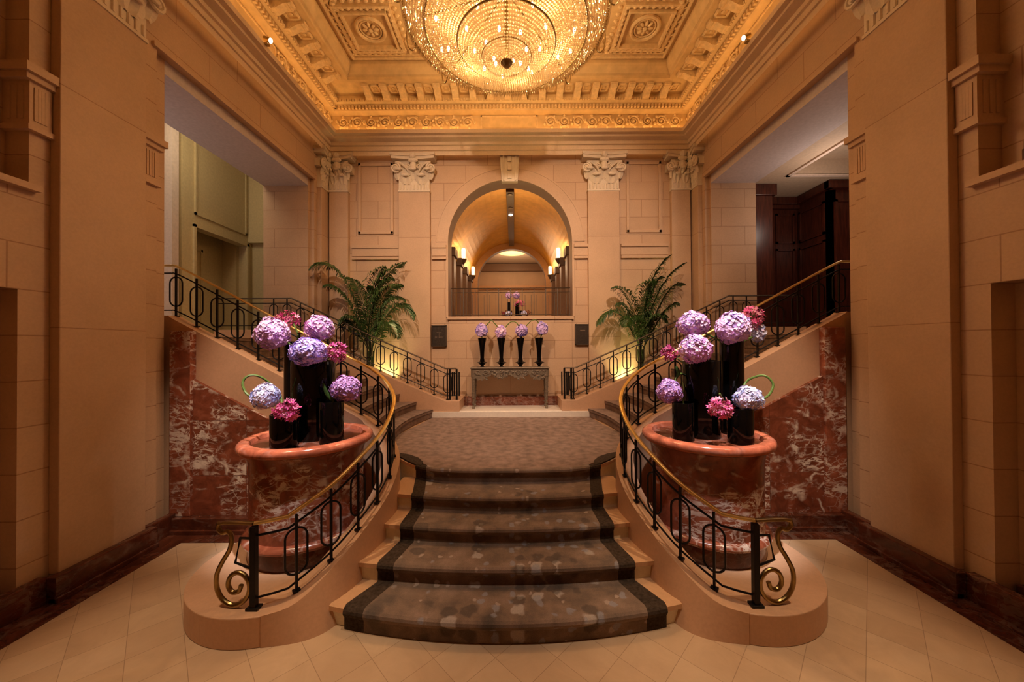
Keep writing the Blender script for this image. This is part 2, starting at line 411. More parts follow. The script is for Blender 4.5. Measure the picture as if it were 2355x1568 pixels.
class MB:
    def __init__(s):
        s.v = []; s.f = []; s.m = []; s.c = []
        s.mi = 0; s.tint = (1, 1, 1)

    def add(s, vs, fs):
        o = len(s.v)
        s.v.extend([tuple(v) for v in vs]); s.f.extend([tuple(o + i for i in f) for f in fs])
        s.m.extend([s.mi] * len(fs)); s.c.extend([s.tint] * len(fs))

    def box(s, x0, x1, y0, y1, z0, z1):
        x0, x1 = sorted((x0, x1)); y0, y1 = sorted((y0, y1)); z0, z1 = sorted((z0, z1))
        s.add([(x0, y0, z0), (x1, y0, z0), (x1, y1, z0), (x0, y1, z0), (x0, y0, z1), (x1, y0, z1), (x1, y1, z1), (x0, y1, z1)],
              [(0, 3, 2, 1), (4, 5, 6, 7), (0, 1, 5, 4), (1, 2, 6, 5), (2, 3, 7, 6), (3, 0, 4, 7)])

    def quad(s, a, b, c, d): s.add([a, b, c, d], [(0, 1, 2, 3)])

    def prism(s, poly, z0, z1):
        """vertical prism over a plan polygon [(x, y)]; z0, z1 numbers or lists"""
        n = len(poly)
        zb = z0 if isinstance(z0, (list, tuple)) else [z0] * n
        zt = z1 if isinstance(z1, (list, tuple)) else [z1] * n
        s.add([(p[0], p[1], b) for p, b in zip(poly, zb)] + [(p[0], p[1], t) for p, t in zip(poly, zt)],
              [tuple(range(n))[::-1], tuple(range(n, 2 * n))] + [(i, (i + 1) % n, n + (i + 1) % n, n + i) for i in range(n)])

    def tube(s, pts, r, n=8, flat=None, cap=True, up=(0, 0, 1)):
        pts = [Vector(p) for p in pts]
        k = len(pts); rings = []
        for i, p in enumerate(pts):
            t = (pts[min(i + 1, k - 1)] - pts[max(i - 1, 0)])
            if t.length < 1e-9: t = Vector((0, 0, 1))
            t.normalize()
            a = t.cross(Vector(up))
            if a.length < 1e-3: a = t.cross(Vector((0, 1, 0.01)))
            a.normalize(); b = a.cross(t).normalized()
            rr = r[i] if isinstance(r, (list, tuple)) else r
            fa, fb = flat if flat else (1, 1)
            rings.append([p + a * (rr * fa * math.cos(2 * PI * j / n)) + b * (rr * fb * math.sin(2 * PI * j / n)) for j in range(n)])
        vs = [v for ring in rings for v in ring]
        fs = []
        for i in range(k - 1):
            for j in range(n):
                fs.append((i * n + j, i * n + (j + 1) % n, (i + 1) * n + (j + 1) % n, (i + 1) * n + j))
        if cap:
            fs.append(tuple(range(n))[::-1]); fs.append(tuple(range((k - 1) * n, k * n)))
        s.add(vs, fs)

    def bar(s, p, q, wx, wy=None):
        """square bar between two points"""
        s.tube([p, q], (wx * 0.7071), 4, flat=(1, (wy or wx) / wx))

    def lathe(s, prof, cx=0, cy=0, n=32, close=False):
        vs = []; fs = []
        for r, z in prof:
            for j in range(n):
                a = 2 * PI * j / n
                vs.append((cx + r * math.cos(a), cy + r * math.sin(a), z))
        for i in range(len(prof) - 1):
            for j in range(n):
                fs.append((i * n + j, i * n + (j + 1) % n, (i + 1) * n + (j + 1) % n, (i + 1) * n + j))
        fs.append(tuple(range(n))[::-1]); fs.append(tuple(range((len(prof) - 1) * n, len(prof) * n)))
        s.add(vs, fs)

    def blob(s, c, rx, ry, rz, nu=8, nv=5, rot=None):
        vs = []; fs = []
        for i in range(nv + 1):
            ph = PI * i / nv
            for j in range(nu):
                th = 2 * PI * j / nu
                v = Vector((rx * math.sin(ph) * math.cos(th), ry * math.sin(ph) * math.sin(th), rz * math.cos(ph)))
                if rot: v = rot @ v
                vs.append(v + Vector(c))
        for i in range(nv):
            for j in range(nu):
                fs.append((i * nu + j, (i + 1) * nu + j, (i + 1) * nu + (j + 1) % nu, i * nu + (j + 1) % nu))
        s.add(vs, fs)

    def pyr(s, c, r, rz, rnd):
        x, y, z = c; a = rnd.uniform(0, PI / 2); ca, sa = r * math.cos(a), r * math.sin(a)
        tx, ty = rnd.uniform(-.3, .3) * r, rnd.uniform(-.3, .3) * r
        s.add([(x + ca, y + sa, z + tx), (x - sa, y + ca, z + ty), (x - ca, y - sa, z - tx), (x + sa, y - ca, z - ty), (x + tx, y + ty, z - rz)],
              [(1, 0, 4), (2, 1, 4), (3, 2, 4), (0, 3, 4)])

    def octa(s, c, r, rz=None):
        x, y, z = c; rz = rz or r
        s.add([(x + r, y, z), (x, y + r, z), (x - r, y, z), (x, y - r, z), (x, y, z + rz), (x, y, z - rz)],
              [(0, 1, 4), (1, 2, 4), (2, 3, 4), (3, 0, 4), (1, 0, 5), (2, 1, 5), (3, 2, 5), (0, 3, 5)])

    def torus(s, c, R, r, n=32, m=8, axis='Z', ry=1.0):
        pts = []
        for i in range(n + 1):
            a = 2 * PI * i / n
            if axis == 'Z': pts.append((c[0] + R * math.cos(a), c[1] + R * ry * math.sin(a), c[2]))
            elif axis == 'Y': pts.append((c[0] + R * math.cos(a), c[1], c[2] + R * ry * math.sin(a)))
            else: pts.append((c[0], c[1] + R * math.cos(a), c[2] + R * ry * math.sin(a)))
        s.tube(pts, r, m, cap=False, up={'Z': (0, 0, 1), 'Y': (0, 1, 0), 'X': (1, 0, 0)}[axis])

    def xf(s, mat):
        s.v = [tuple(mat @ Vector(v)) for v in s.v]
        return s

    def build(s, name, mats, parent=None, smooth=False, recalc=True, bevel=0.0, ptint=False):
        me = bpy.data.meshes.new(name)
        me.from_pydata(s.v, [], s.f)
        if isinstance(mats, str): mats = [mats]
        for m in mats: me.materials.append(MAT[m])
        if len(mats) > 1: me.polygons.foreach_set('material_index', s.m)
        if ptint:
            at = me.attributes.new('tint', 'FLOAT_COLOR', 'FACE')
            arr = np.ones((len(s.f), 4), dtype=np.float32); arr[:, :3] = np.array(s.c, dtype=np.float32)
            at.data.foreach_set('color', arr.ravel())
        if recalc:
            bm = bmesh.new(); bm.from_mesh(me)
            bmesh.ops.recalc_face_normals(bm, faces=bm.faces); bm.to_mesh(me); bm.free()
        if smooth:
            me.polygons.foreach_set('use_smooth', [True] * len(me.polygons))
            try: me.set_sharp_from_angle(angle=math.radians(40))
            except Exception: pass
        me.update()
        o = bpy.data.objects.new(name, me); COL.objects.link(o)
        if parent is not None: o.parent = parent
        if bevel:
            b = o.modifiers.new('b', 'BEVEL'); b.width = bevel; b.segments = 2; b.limit_method = 'ANGLE'
        return o


def tag(o, label=None, cat=None, group=None, kind=None):
    if label: o['label'] = label
    if cat: o['category'] = cat
    if group: o['group'] = group
    if kind: o['kind'] = kind
    return o


def empty(name, loc=(0, 0, 0), rz=0.0):
    o = bpy.data.objects.new(name, None); COL.objects.link(o); o.location = loc; o.rotation_euler = (0, 0, rz)
    o.empty_display_size = 0.1
    return o


def struct(name, mb, mats, label=None, parent=None, **kw):
    o = mb.build(name, mats, parent, **kw)
    if parent is None:
        o['kind'] = 'structure'
        if label: o['label'] = label
    return o


def copy_tree(o, parent=None):
    c = o.copy(); COL.objects.link(c)
    c.parent = parent
    for ch in list(o.children): copy_tree(ch, c)
    return c


def side(s): return 'left' if s < 0 else 'right'


def catmull(pts, n=6):
    pts = [Vector(p) for p in pts]
    out = []
    for i in range(len(pts) - 1):
        p0 = pts[max(i - 1, 0)]; p1 = pts[i]; p2 = pts[i + 1]; p3 = pts[min(i + 2, len(pts) - 1)]
        for j in range(n):
            t = j / n
            out.append(0.5 * ((2 * p1) + (-p0 + p2) * t + (2 * p0 - 5 * p1 + 4 * p2 - p3) * t * t + (-p0 + 3 * p1 - 3 * p2 + p3) * t ** 3))
    out.append(pts[-1])
    return out


# ------------------------------------------------------------------ main dimensions
RZ = 0.17; LZ = 0.85                       # riser, landing height
YW = 8.5                                   # back wall
XW = 4.4                                   # side walls
ZC = 6.85                                  # underside of the cornice
YR = 7.70                                  # face of the rear parapets, end of the carpeted landing
ZU = 2.55                                  # upper floor
ZCEIL = 8.38

# ------------------------------------------------------------------ floor
b = MB(); b.box(-9.5, 9.5, -4, 4.75, -0.2, 0)
struct('floor', b, 'floor_tiles', 'polished tan stone floor in diagonal tiles')
# ------------------------------------------------------------------ side walls


def side_wall(s):
    b = MB()
    X = lambda x: s * x
    b.box(X(XW), X(5.5), 3.29, 4.47, 0, 8.6)           # pier beside the opening
    b.box(X(4.5), X(5.5), 4.47, 4.67, 0, 8.6)
    b.box(X(XW), X(5.5), 8.0, YW, 0, 8.6)              # pier by the back wall
    b.box(X(4.5), X(5.5), 7.94, 8.0, 0, 8.6)
    b.box(X(XW), X(4.5), 4.47, 8.0, 6.19, 8.6)         # lintel
    b.mi = 1
    b.box(X(4.5), X(5.5), 4.67, 7.94, 6.01, 8.6)       # soffit block
    b.mi = 0
    # near bay: recess above a ledge, opening below
    b.box(X(4.62), X(5.5), -4, 3.29, 3.88, 8.6)
    b.box(X(XW), X(5.5), 2.4, 3.29, 2.94, 3.88)
    b.box(X(XW), X(5.5), 3.22, 3.29, 0, 2.94)
    b.box(X(XW), X(5.5), -4, 2.4, 2.94, 3.88)
    b.box(X(4.62), X(5.5), -4, 3.22, 0, 2.94)
    b.mi = 2
    b.box(X(4.33), X(4.64), -4, 3.34, 3.86, 3.92)      # ledge
    o = struct('wall_' + side(s), b, ['limestone_blocks', 'soffit_paint', 'limestone'],
               f'tall limestone side wall on the {side(s)} with a wide opening over the stairs')
    # moulded edge of the opening
    m = MB()
    m.box(X(4.36), X(4.42), 4.40, 8.0, 6.17, 6.22)
    m.build('opening_edge', 'limestone', o)
    m = MB()                                            # dark wood panel behind the ledge
    m.box(X(4.56), X(4.63), -3.5, 3.12, 3.93, 4.10)
    m.build('wood_panel', 'mahogany', o)
    # small impost capitals
    for (y0, y1, x0, zb, zt) in ((3.25, 3.45, 4.37, 4.42, 5.02), (4.27, 4.50, 4.38, 4.42, 5.02)):
        m = MB()
        m.box(X(x0 - 0.02), X(4.65), y0, y1, zb, zb + 0.05)
        m.box(X(x0), X(4.65), y0 + 0.02, y1 - 0.02, zb + 0.05, zt - 0.14)
        m.box(X(x0 - 0.03), X(4.68), y0 - 0.02, y1 + 0.02, zt - 0.14, zt - 0.08)
        m.box(X(x0 - 0.06), X(4.70), y0 - 0.04, y1 + 0.04, zt - 0.08, zt)
        nfl = 4
        for k in range(nfl):
            yy = y0 + 0.05 + (y1 - y0 - 0.1) * (k + 0.5) / nfl
            m.box(X(x0 - 0.008), X(x0 + 0.01), yy - 0.012, yy + 0.012, zb + 0.10, zt - 0.19)
        if y0 < 4:
            for k in range(3):
                m.box(X(4.42 + 0.06 * k), X(4.445 + 0.06 * k), y0 + 0.012, y0 + 0.03, zb + 0.10, zt - 0.19)
        m.build('impost', 'limestone', o)
    # baseboard of dark red marble and floor border
    bb = MB()
    bb.box(X(4.22), X(4.32), 3.36, 4.32, 0, 0.25); bb.box(X(4.33), X(4.42), 4.30, 4.66, 0, 0.25)
    bb.box(X(4.32), X(4.42), -4, 3.38, 0, 0.25); bb.box(X(4.20), X(4.3), 3.36, 4.32, 0, 0.06)
    bb.box(X(4.55), X(4.64), -4, 3.2, 0, 0.25)
    struct('baseboard_' + side(s), bb, 'red_marble_dark', f'dark red marble baseboard along the {side(s)} wall', bevel=0.012)
    fb = MB()
    fb.box(X(4.02), X(4.62), -4, 4.60, 0.0, 0.006)
    fb.box(X(2.2), X(4.02), 4.40, 4.60, 0.0, 0.006)
    struct('trim_1' if s < 0 else 'trim_2', fb, 'red_marble_dark', f'dark red marble border band in the floor on the {side(s)}')


for s in (-1, 1): side_wall(s)

# ------------------------------------------------------------------ back wall with its arch
AR, ACZ, SILL = 1.48, 4.89, 3.09


def arch_wall(mb, y0, y1, xw, ztop, R, cz, zsill, z0=0.0, seg=40):
    pts = [(R * math.cos(PI * i / seg), cz + R * math.sin(PI * i / seg)) for i in range(seg + 1)]
    for y, in ((y0,), (y1,)):
        mb.quad((-xw, y, z0), (-R, y, z0), (-R, y, ztop), (-xw, y, ztop))
        mb.quad((R, y, z0), (xw, y, z0), (xw, y, ztop), (R, y, ztop))
        if zsill > z0: mb.quad((-R, y, z0), (R, y, z0), (R, y, zsill), (-R, y, zsill))
        for i in range(seg):
            a, c = pts[i], pts[i + 1]
            mb.quad((a[0], y, a[1]), (c[0], y, c[1]), (c[0], y, ztop), (a[0], y, ztop))
    k = mb.mi
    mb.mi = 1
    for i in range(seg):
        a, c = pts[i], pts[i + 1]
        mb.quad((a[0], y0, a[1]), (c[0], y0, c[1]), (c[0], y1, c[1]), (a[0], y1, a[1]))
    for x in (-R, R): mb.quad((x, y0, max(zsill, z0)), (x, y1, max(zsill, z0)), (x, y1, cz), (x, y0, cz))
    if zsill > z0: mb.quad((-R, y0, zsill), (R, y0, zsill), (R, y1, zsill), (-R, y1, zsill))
    mb.mi = k


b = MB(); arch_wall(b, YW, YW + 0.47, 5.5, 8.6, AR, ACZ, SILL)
BACK = struct('wall_back', b, ['limestone_blocks', 'intrados_shade_stone'], 'limestone back wall with the tall round arch above the console table', recalc=False)
m = MB()                                                # archivolt ring
seg = 48
for (r0, r1, yy) in ((AR, AR + 0.05, YW - 0.025), (AR + 0.05, AR + 0.27, YW - 0.012), (AR + 0.27, AR + 0.30, YW - 0.02)):
    for i in range(seg):
        a0, a1 = PI * i / seg, PI * (i + 1) / seg
        p = [(r * math.cos(a), ACZ + r * math.sin(a)) for r, a in ((r0, a0), (r1, a0), (r1, a1), (r0, a1))]
        m.add([(x, yy, z) for x, z in p] + [(x, YW + 0.01, z) for x, z in p], [(0, 1, 2, 3), (0, 3, 7, 4), (1, 5, 6, 2), (4, 5, 6, 7)])
for s in (-1, 1):
    m.box(s * AR, s * (AR + 0.05), YW - 0.025, YW + 0.01, SILL, ACZ)
m.build('archivolt', 'limestone', BACK)
m = MB()                                                # string course and imposts between the pilasters
for s in (-1, 1):
    for (x0, x1) in ((2.64, 3.76), (1.52, 1.86)):
        m.box(s * x0, s * x1, YW - 0.07, YW, 4.74, 4.81); m.box(s * x0, s * x1, YW - 0.04, YW, 4.55, 4.74)
        m.box(s * x0, s * x1, YW - 0.06, YW, 4.47, 4.53)
m.build('string_course', 'limestone', BACK)
for s in (-1, 1):                                       # sunk panel frames in the side bays
    m = MB()
    x0, x1, z0, z1 = 2.78, 3.62, 5.08, 6.78
    for (a0, a1, c0, c1) in ((x0, x0 + 0.07, z0, z1), (x1 - 0.07, x1, z0, z1), (x0, x1, z0, z0 + 0.07), (x0, x1, z1 - 0.07, z1)):
        m.box(s * a0, s * a1, YW - 0.035, YW, c0, c1)
    m.build('panel_frame', 'limestone', BACK, bevel=0.01)
m = MB()                                                # lower central panel below the sill
m.box(-1.46, 1.46, YW - 0.03, YW, 1.0, SILL - 0.02)
m.box(-1.50, 1.50, YW - 0.07, YW + 0.1, SILL - 0.06, SILL + 0.01)
m.build('sill_panel', 'limestone_blocks', BACK)
kb = MB()                                               # keystone
kb.prism([(-0.19, YW - 0.12), (0.19, YW - 0.12), (0.19, YW), (-0.19, YW)], 6.28, 6.98)
kb.v = [(x * (1.0 + 0.22 * (z - 6.28) / 0.6), y, z) for x, y, z in kb.v]
for k in range(3): kb.box(-0.05 + 0.0 * k, 0.05, YW - 0.15, YW - 0.1, 6.34 + 0.2 * k, 6.48 + 0.2 * k)
for s in (-1, 1): kb.box(s * 0.12, s * 0.16, YW - 0.15, YW - 0.1, 6.30, 6.95)
tag(kb.build('keystone', 'capital_stone', bevel=0.01), 'carved pale keystone at the crown of the tall round arch', 'keystone')
b = MB(); b.box(-1.3, 1.3, YW - 0.10, YW - 0.03, 1.0, 1.21)
struct('baseboard_back', b, 'red_marble_skirt', 'low red marble skirting behind the console table')

# wall plaques
for s, (px0, px1, py0, py1) in ((-1, (993, 1027, 748, 797)), (1, (1323, 1357, 745, 793))):
    p0 = P(px0, py1, YW - 0.05); p1 = P(px1, py0, YW - 0.05)
    t = empty('wall_plaque', ((p0.x + p1.x) / 2, YW - 0.02, p0.z))
    w_, h_ = (p1.x - p0.x) / 2, p1.z - p0.z
    m = MB(); m.box(-w_, w_, -0.04, 0.02, 0, h_); m.build('plate', 'plaque_bronze', t, bevel=0.006)
    m = MB()
    for (a0, a1, c0, c1) in ((-w_, -w_ + 0.02, 0, h_), (w_ - 0.02, w_, 0, h_), (-w_, w_, 0, 0.02), (-w_, w_, h_ - 0.02, h_)):
        m.box(a0, a1, -0.055, -0.03, c0, c1)
    m.build('border', 'bronze', t)
    m = MB()
    rows = ((0.66, 0.05), (0.48, 0.09), (0.42, 0.09)) if s < 0 else ((0.70, 0.05),)
    for zf, ww in rows:
        for k in range(7):
            x = -ww + 2 * ww * k / 6.0
            m.box(x - 0.008, x + 0.008, -0.046, -0.038, zf * h_ - 0.008, zf * h_ + 0.008)
    m.box(-0.003, 0.003, -0.046, -0.040, rows[-1][0] * h_, rows[0][0] * h_) if s < 0 else None; m.build('inscription', 'silver_wood', t)
    tag(t, f'small dark bronze plaque on the wall {side(s)} of the console table', 'plaque', 'bronze wall plaques')

# ------------------------------------------------------------------ pilasters with carved capitals


def leaf(m, x, y, z, w_, h_, out, curl=0.5):
    """acanthus leaf that rises and curls outward (towards -y)"""
    n = 6; vs = []; fs = []
    for i in range(n + 1):
        t = i / n
        zz = z + h_ * min(1, t * 1.15) * (1 - 0.25 * max(0, t - 0.75) * 4 * curl)
        yy = y - out * (t ** 2.2)
        ww = w_ * 0.5 * (0.75 + 0.5 * math.sin(PI * t)) * (1 if t < 0.85 else 0.7)
        for j, fx in enumerate((-1, -0.45, 0, 0.45, 1)):
            dy = (0.018, -0.012, 0.012, -0.012, 0.018)[j]
            vs.append((x + ww * fx, yy + dy * 1.2 - 0.01, zz))
    for i in range(n):
        for j in range(4):
            a = i * 5 + j; fs.append((a, a + 1, a + 6, a + 5))
    m.add(vs, fs)
    # curled tip
    m.blob((x, y - out - 0.005, z + h_ * 0.93), w_ * 0.42, 0.032, 0.035, 7, 4)


def capital_mesh(W, H, dep):
    m = MB(); hw = W / 2
    m.box(-hw, hw, -dep, 0, 0, 0.86 * H)
    m.box(-hw - 0.015, hw + 0.015, -dep - 0.015, 0, -0.03, 0.012)
    nf = max(5, int(W / 0.075))
    for k in range(nf):                                  # flutes
        x = -hw + W * (k + 0.5) / nf
        m.tube([(x, -dep - 0.004, 0.015), (x, -dep - 0.004, 0.17 * H)], 0.018, 6)
    for k in range(2):
        leaf(m, (-0.25 + 0.5 * k) * W, -dep, 0.17 * H, W * 0.36, 0.25 * H, 0.08)
    for k in range(3):
        leaf(m, (-0.46 + 0.46 * k) * W, -dep, 0.30 * H, W * 0.30, 0.27 * H, 0.12)
    for sg in (-1, 1):                                   # corner volutes
        cx, cz = sg * (hw + 0.05), 0.60 * H
        pts = []
        for i in range(28):
            a = i / 27 * 2.3 * 2 * PI; r = 0.115 * (1 - i / 30)
            pts.append((cx + sg * 0.0 + r * math.cos(a + PI / 2) * sg, -dep - 0.08, cz + r * math.sin(a + PI / 2)))
        m.tube(pts, [0.028 - 0.012 * i / 27 for i in range(28)], 6, up=(0, 1, 0))
        m.blob((cx, -dep - 0.07, cz), 0.045, 0.05, 0.045, 7, 5)
        m.tube(catmull([(sg * 0.10 * W, -dep, 0.42 * H), (sg * 0.22 * W, -dep - 0.04, 0.60 * H), (sg * 0.42 * W, -dep - 0.08, 0.73 * H), (cx, -dep - 0.09, cz + 0.115)], 4), 0.026, 6)
        m.box(sg * hw * 0.98, sg * (hw + 0.11), -dep - 0.02, 0.0, 0.50 * H, 0.70 * H)
        # inner small volute
        pts = []
        for i in range(18):
            a = i / 17 * 1.8 * 2 * PI; r = 0.065 * (1 - i / 20)
            pts.append((sg * 0.17 * W + r * math.cos(a + PI / 2) * -sg, -dep - 0.05, 0.66 * H + r * math.sin(a + PI / 2)))
        m.tube(pts, 0.016, 5, up=(0, 1, 0))
    m.blob((0, -dep - 0.07, 0.66 * H), 0.08, 0.07, 0.11, 8, 6)   # mask
    m.blob((0, -dep - 0.10, 0.80 * H), 0.12, 0.05, 0.06, 8, 5)
    m.blob((0, -dep - 0.12, 0.92 * H), 0.075, 0.06, 0.075, 8, 6)
    ov = 0.14
    m.prism([(-hw - ov, -dep - 0.14), (-hw * 0.5, -dep - 0.09), (hw * 0.5, -dep - 0.09), (hw + ov, -dep - 0.14), (hw + ov, 0), (-hw - ov, 0)], 0.84 * H, 0.92 * H)
    m.prism([(-hw - ov - 0.02, -dep - 0.17), (-hw * 0.5, -dep - 0.11), (hw * 0.5, -dep - 0.11), (hw + ov + 0.02, -dep - 0.17), (hw + ov + 0.02, 0), (-hw - ov - 0.02, 0)], 0.92 * H, H)
    return m


def pilaster(loc, rz, W, dep, z0, label, capW=None, cap=True, joints=False):
    t = empty('pilaster', loc, rz)
    m = MB(); m.box(-W / 2, W / 2, -dep, 0, z0 - loc[2], 6.06 - loc[2]); m.build('shaft', 'limestone_blocks' if joints else 'limestone_courses', t, bevel=0.008)
    c = capital_mesh(W * 0.98, 0.84, dep).xf(Matrix.Translation((0, 0, 6.08 - loc[2]))).build('capital', 'capital_stone', t)
    tag(t, label, 'pilaster', 'limestone pilasters')
    return t


pilaster((-2.26, YW, 0.9), 0, 0.74, 0.10, 0.9, 'smooth limestone pilaster on the back wall just left of the arch')
pilaster((2.22, YW, 0.9), 0, 0.74, 0.10, 0.9, 'smooth limestone pilaster on the back wall just right of the arch')
pilaster((-4.04, YW, 0.9), 0, 0.44, 0.12, 0.9, 'narrow corner pilaster at the left end of the back wall')
pilaster((4.04, YW, 0.9), 0, 0.44, 0.12, 0.9, 'narrow corner pilaster at the right end of the back wall')
pilaster((-4.4, 3.845, 0.0), -PI / 2 + PI, 0.81, 0.10, 0.0, 'broad smooth limestone pilaster on the left wall beside the opening')
pilaster((4.4, 3.845, 0.0), PI / 2 + PI, 0.81, 0.10, 0.0, 'broad smooth limestone pilaster on the right wall beside the opening')
pilaster((-4.4, 8.29, 0.9), PI / 2, 0.34, 0.10, 0.9, 'short return pilaster on the left wall tight in the back corner')
pilaster((4.4, 8.29, 0.9), -PI / 2, 0.34, 0.10, 0.9, 'short return pilaster on the right wall tight in the back corner')
# ------------------------------------------------------------------ entablature round the room
Y0R = 1.0                                               # near end of the coffered ceiling
PROF = [(0.20, 6.86), (0.20, 6.96), (0.23, 6.965), (0.23, 7.06), (0.27, 7.07), (0.27, 7.14), (0.36, 7.16), (0.40, 7.17), (0.40, 7.215), (0.48, 7.225), (0.48, 7.29), (0.48, 7.31), (0.455, 7.31), (0.445, 7.24), (0.30, 7.22), (0.30, 7.24), (0.27, 7.26), (0.27, 7.74), (0.36, 7.75), (0.43, 7.765), (0.44, 7.79), (0.44, 7.86), (0.50, 7.87), (0.54, 7.90), (0.54, 7.96), (0.52, 7.97), (0.52, 8.05), (0.98, 8.06), (0.98, 8.12), (1.02, 8.14), (1.08, 8.24), (1.10, 8.30), (1.10, 8.40), (0.0, 8.60)]


def ring(p, y0=Y0R):
    return [(-XW + p, y0 + p), (-XW + p, YW - p), (XW - p, YW - p), (XW - p, y0 + p)]


b = MB()
vs = []; fs = []
for i, (p, z) in enumerate(PROF): vs.extend([(x, y, z) for x, y in ring(p)])
for i in range(len(PROF) - 1):
    mi = 0 if PROF[i + 1][1] < 7.32 and i < 13 else 1
    for j in range(4):
        b.mi = mi
        b.add([vs[i * 4 + j], vs[i * 4 + (j + 1) % 4], vs[(i + 1) * 4 + (j + 1) % 4], vs[(i + 1) * 4 + j]], [(0, 1, 2, 3)])
CORN = struct('trim_3', b, ['cornice_stone', 'plaster_gold'], 'deep golden plaster entablature and cornice round the coffered ceiling', recalc=False)
CORN['label'] = 'deep golden plaster cornice with dentils round the coffered ceiling'
# dentils (surface pattern)
m = MB()
sp = 0.052


def rows(z0, z1, p0, p1, wd, spc):
    n = int((2 * (XW - p0)) / spc)
    for i in range(n):
        x = -(XW - p0) + (i + 0.5) * spc
        m.box(x - wd / 2, x + wd / 2, YW - p1, YW - p0, z0, z1)
    n = int((YW - p0 - 3.6) / spc)
    for i in range(n):
        y = YW - p0 - (i + 0.5) * spc
        for s in (-1, 1): m.box(s * (XW - p0), s * (XW - p1), y - wd / 2, y + wd / 2, z0, z1)


rows(7.79, 7.86, 0.43, 0.49, 0.04, 0.078)
rows(7.905, 7.955, 0.53, 0.565, 0.04, 0.058)
m.build('dentil_band', 'plaster_relief', CORN)
# modillions: each a part of the cornice
mm = MB()
mm.add([(-0.07, 0, 0), (0.07, 0, 0), (0.07, -0.36, 0), (-0.07, -0.36, 0), (-0.07, 0, -0.15), (0.07, 0, -0.15), (0.07, -0.10, -0.145), (-0.07, -0.10, -0.145),
        (0.07, -0.24, -0.07), (-0.07, -0.24, -0.07), (0.07, -0.36, -0.055), (-0.07, -0.36, -0.055)],
       [(0, 1, 2, 3), (0, 4, 5, 1), (4, 7, 6, 5), (7, 9, 8, 6), (9, 11, 10, 8), (11, 3, 2, 10), (1, 5, 6, 8, 10, 2), (0, 3, 11, 9, 7, 4)])
mm.tube([(-0.075, -0.07, -0.10), (0.075, -0.07, -0.10)], 0.05, 8)
mm.tube([(-0.075, -0.31, -0.045), (0.075, -0.31, -0.045)], 0.028, 8)
mod0 = mm.build('modillion', 'plaster_relief', CORN)
mm = MB()                                               # square rosette panel between modillions
mm.box(-0.09, 0.09, -0.33, -0.30, -0.035, 0.0); mm.box(-0.09, 0.09, -0.13, -0.10, -0.035, 0.0)
mm.box(-0.09, -0.06, -0.33, -0.10, -0.035, 0.0); mm.box(0.06, 0.09, -0.33, -0.10, -0.035, 0.0)
mm.blob((0, -0.21, -0.005), 0.045, 0.045, 0.02, 8, 4)
pos = []
sp = 0.385
for i in range(-9, 10):
    x = (i) * sp - 0.03
    if abs(x) < XW - 0.95: pos.append((x, YW - 0.52, 0, (sp, 0)))
for i in range(1, 10):
    y = YW - 0.52 - 0.62 - (i - 1) * sp
    for s in (-1, 1): pos.append((s * (XW - 0.52), y, s * -PI / 2, (0, sp)))
first = True
ros = mm.build('ceiling_rosette', 'plaster_relief', CORN)
for k, (x, y, r, d) in enumerate(pos):
    o = mod0 if k == 0 else mod0.copy()
    if k: COL.objects.link(o); o.parent = CORN
    o.location = (x, y, 8.06); o.rotation_euler = (0, 0, r)
    q = ros if k == 0 else ros.copy()
    if k: COL.objects.link(q); q.parent = CORN
    q.location = (x + d[0] / 2, y - d[1] / 2, 8.062); q.rotation_euler = (0, 0, r)
# carved frieze scrolls
fz = MB()


def scroll(cx, flip, put, R=0.13):
    pts = []
    for i in range(22):
        a = i / 21 * 2.0 * 2 * PI; r = R * (1 - i / 24)
        pts.append(put(cx + r * math.cos(a) * flip, 7.585 + r * math.sin(a) * flip))
    fz.tube(pts, [0.026 - 0.010 * i / 21 for i in range(22)], 5, up=(0.3, 0.3, 1))
    fz.blob(put(cx, 7.585), 0.035, 0.035, 0.035, 6, 4)
    for k in range(5):
        a = k * 1.3 + flip
        fz.blob(put(cx + (R + 0.03) * math.cos(a), 7.585 + (R + 0.0) * math.sin(a)), 0.035, 0.030, 0.04, 6, 4)


for i in range(-12, 13):
    x = i * 0.32
    if abs(x) < 0.68 or abs(x) > 3.95: continue
    scroll(x, 1 if i % 2 else -1, lambda a, z: (a, YW - 0.285, z))
for i in range(12):
    y = YW - 0.45 - i * 0.32
    if 4.9 < y < 6.3: continue
    for s in (-1, 1): scroll(y, 1 if i % 2 else -1, lambda a, z: (s * (XW - 0.285), a, z))
fz.build('frieze_relief', 'plaster_relief', CORN)
m = MB()                                                # plain frieze panels
for (a0, a1, c0, c1) in ((-0.66, 0.66, 7.40, 7.43), (-0.66, 0.66, 7.70, 7.73), (-0.66, -0.63, 7.40, 7.73), (0.63, 0.66, 7.40, 7.73)):
    m.box(a0, a1, YW - 0.29, YW - 0.26, c0, c1)
for s in (-1, 1):
    for (a0, a1, c0, c1) in ((4.9, 6.3, 7.40, 7.43), (4.9, 6.3, 7.70, 7.73), (4.9, 4.93, 7.40, 7.73), (6.27, 6.3, 7.40, 7.73)):
        m.box(s * (XW - 0.29), s * (XW - 0.26), a0, a1, c0, c1)
m.build('frieze_panel', 'plaster_relief', CORN)
# cove light strips lying in the trough
cv = [(-XW + 0.33, -XW + 0.42, Y0R + 0.5, YW - 0.45, 'left'), (XW - 0.42, XW - 0.33, Y0R + 0.5, YW - 0.45, 'right'), (-XW + 0.45, XW - 0.45, YW - 0.42, YW - 0.33, 'back')]
for x0, x1, y0, y1, nm in cv:
    m = MB(); m.box(x0, x1, y0, y1, 7.225, 7.25)
    tag(m.build('cove_light', 'cove_glow'), f'amber light strip hidden in the cornice along the {nm} wall', 'light')

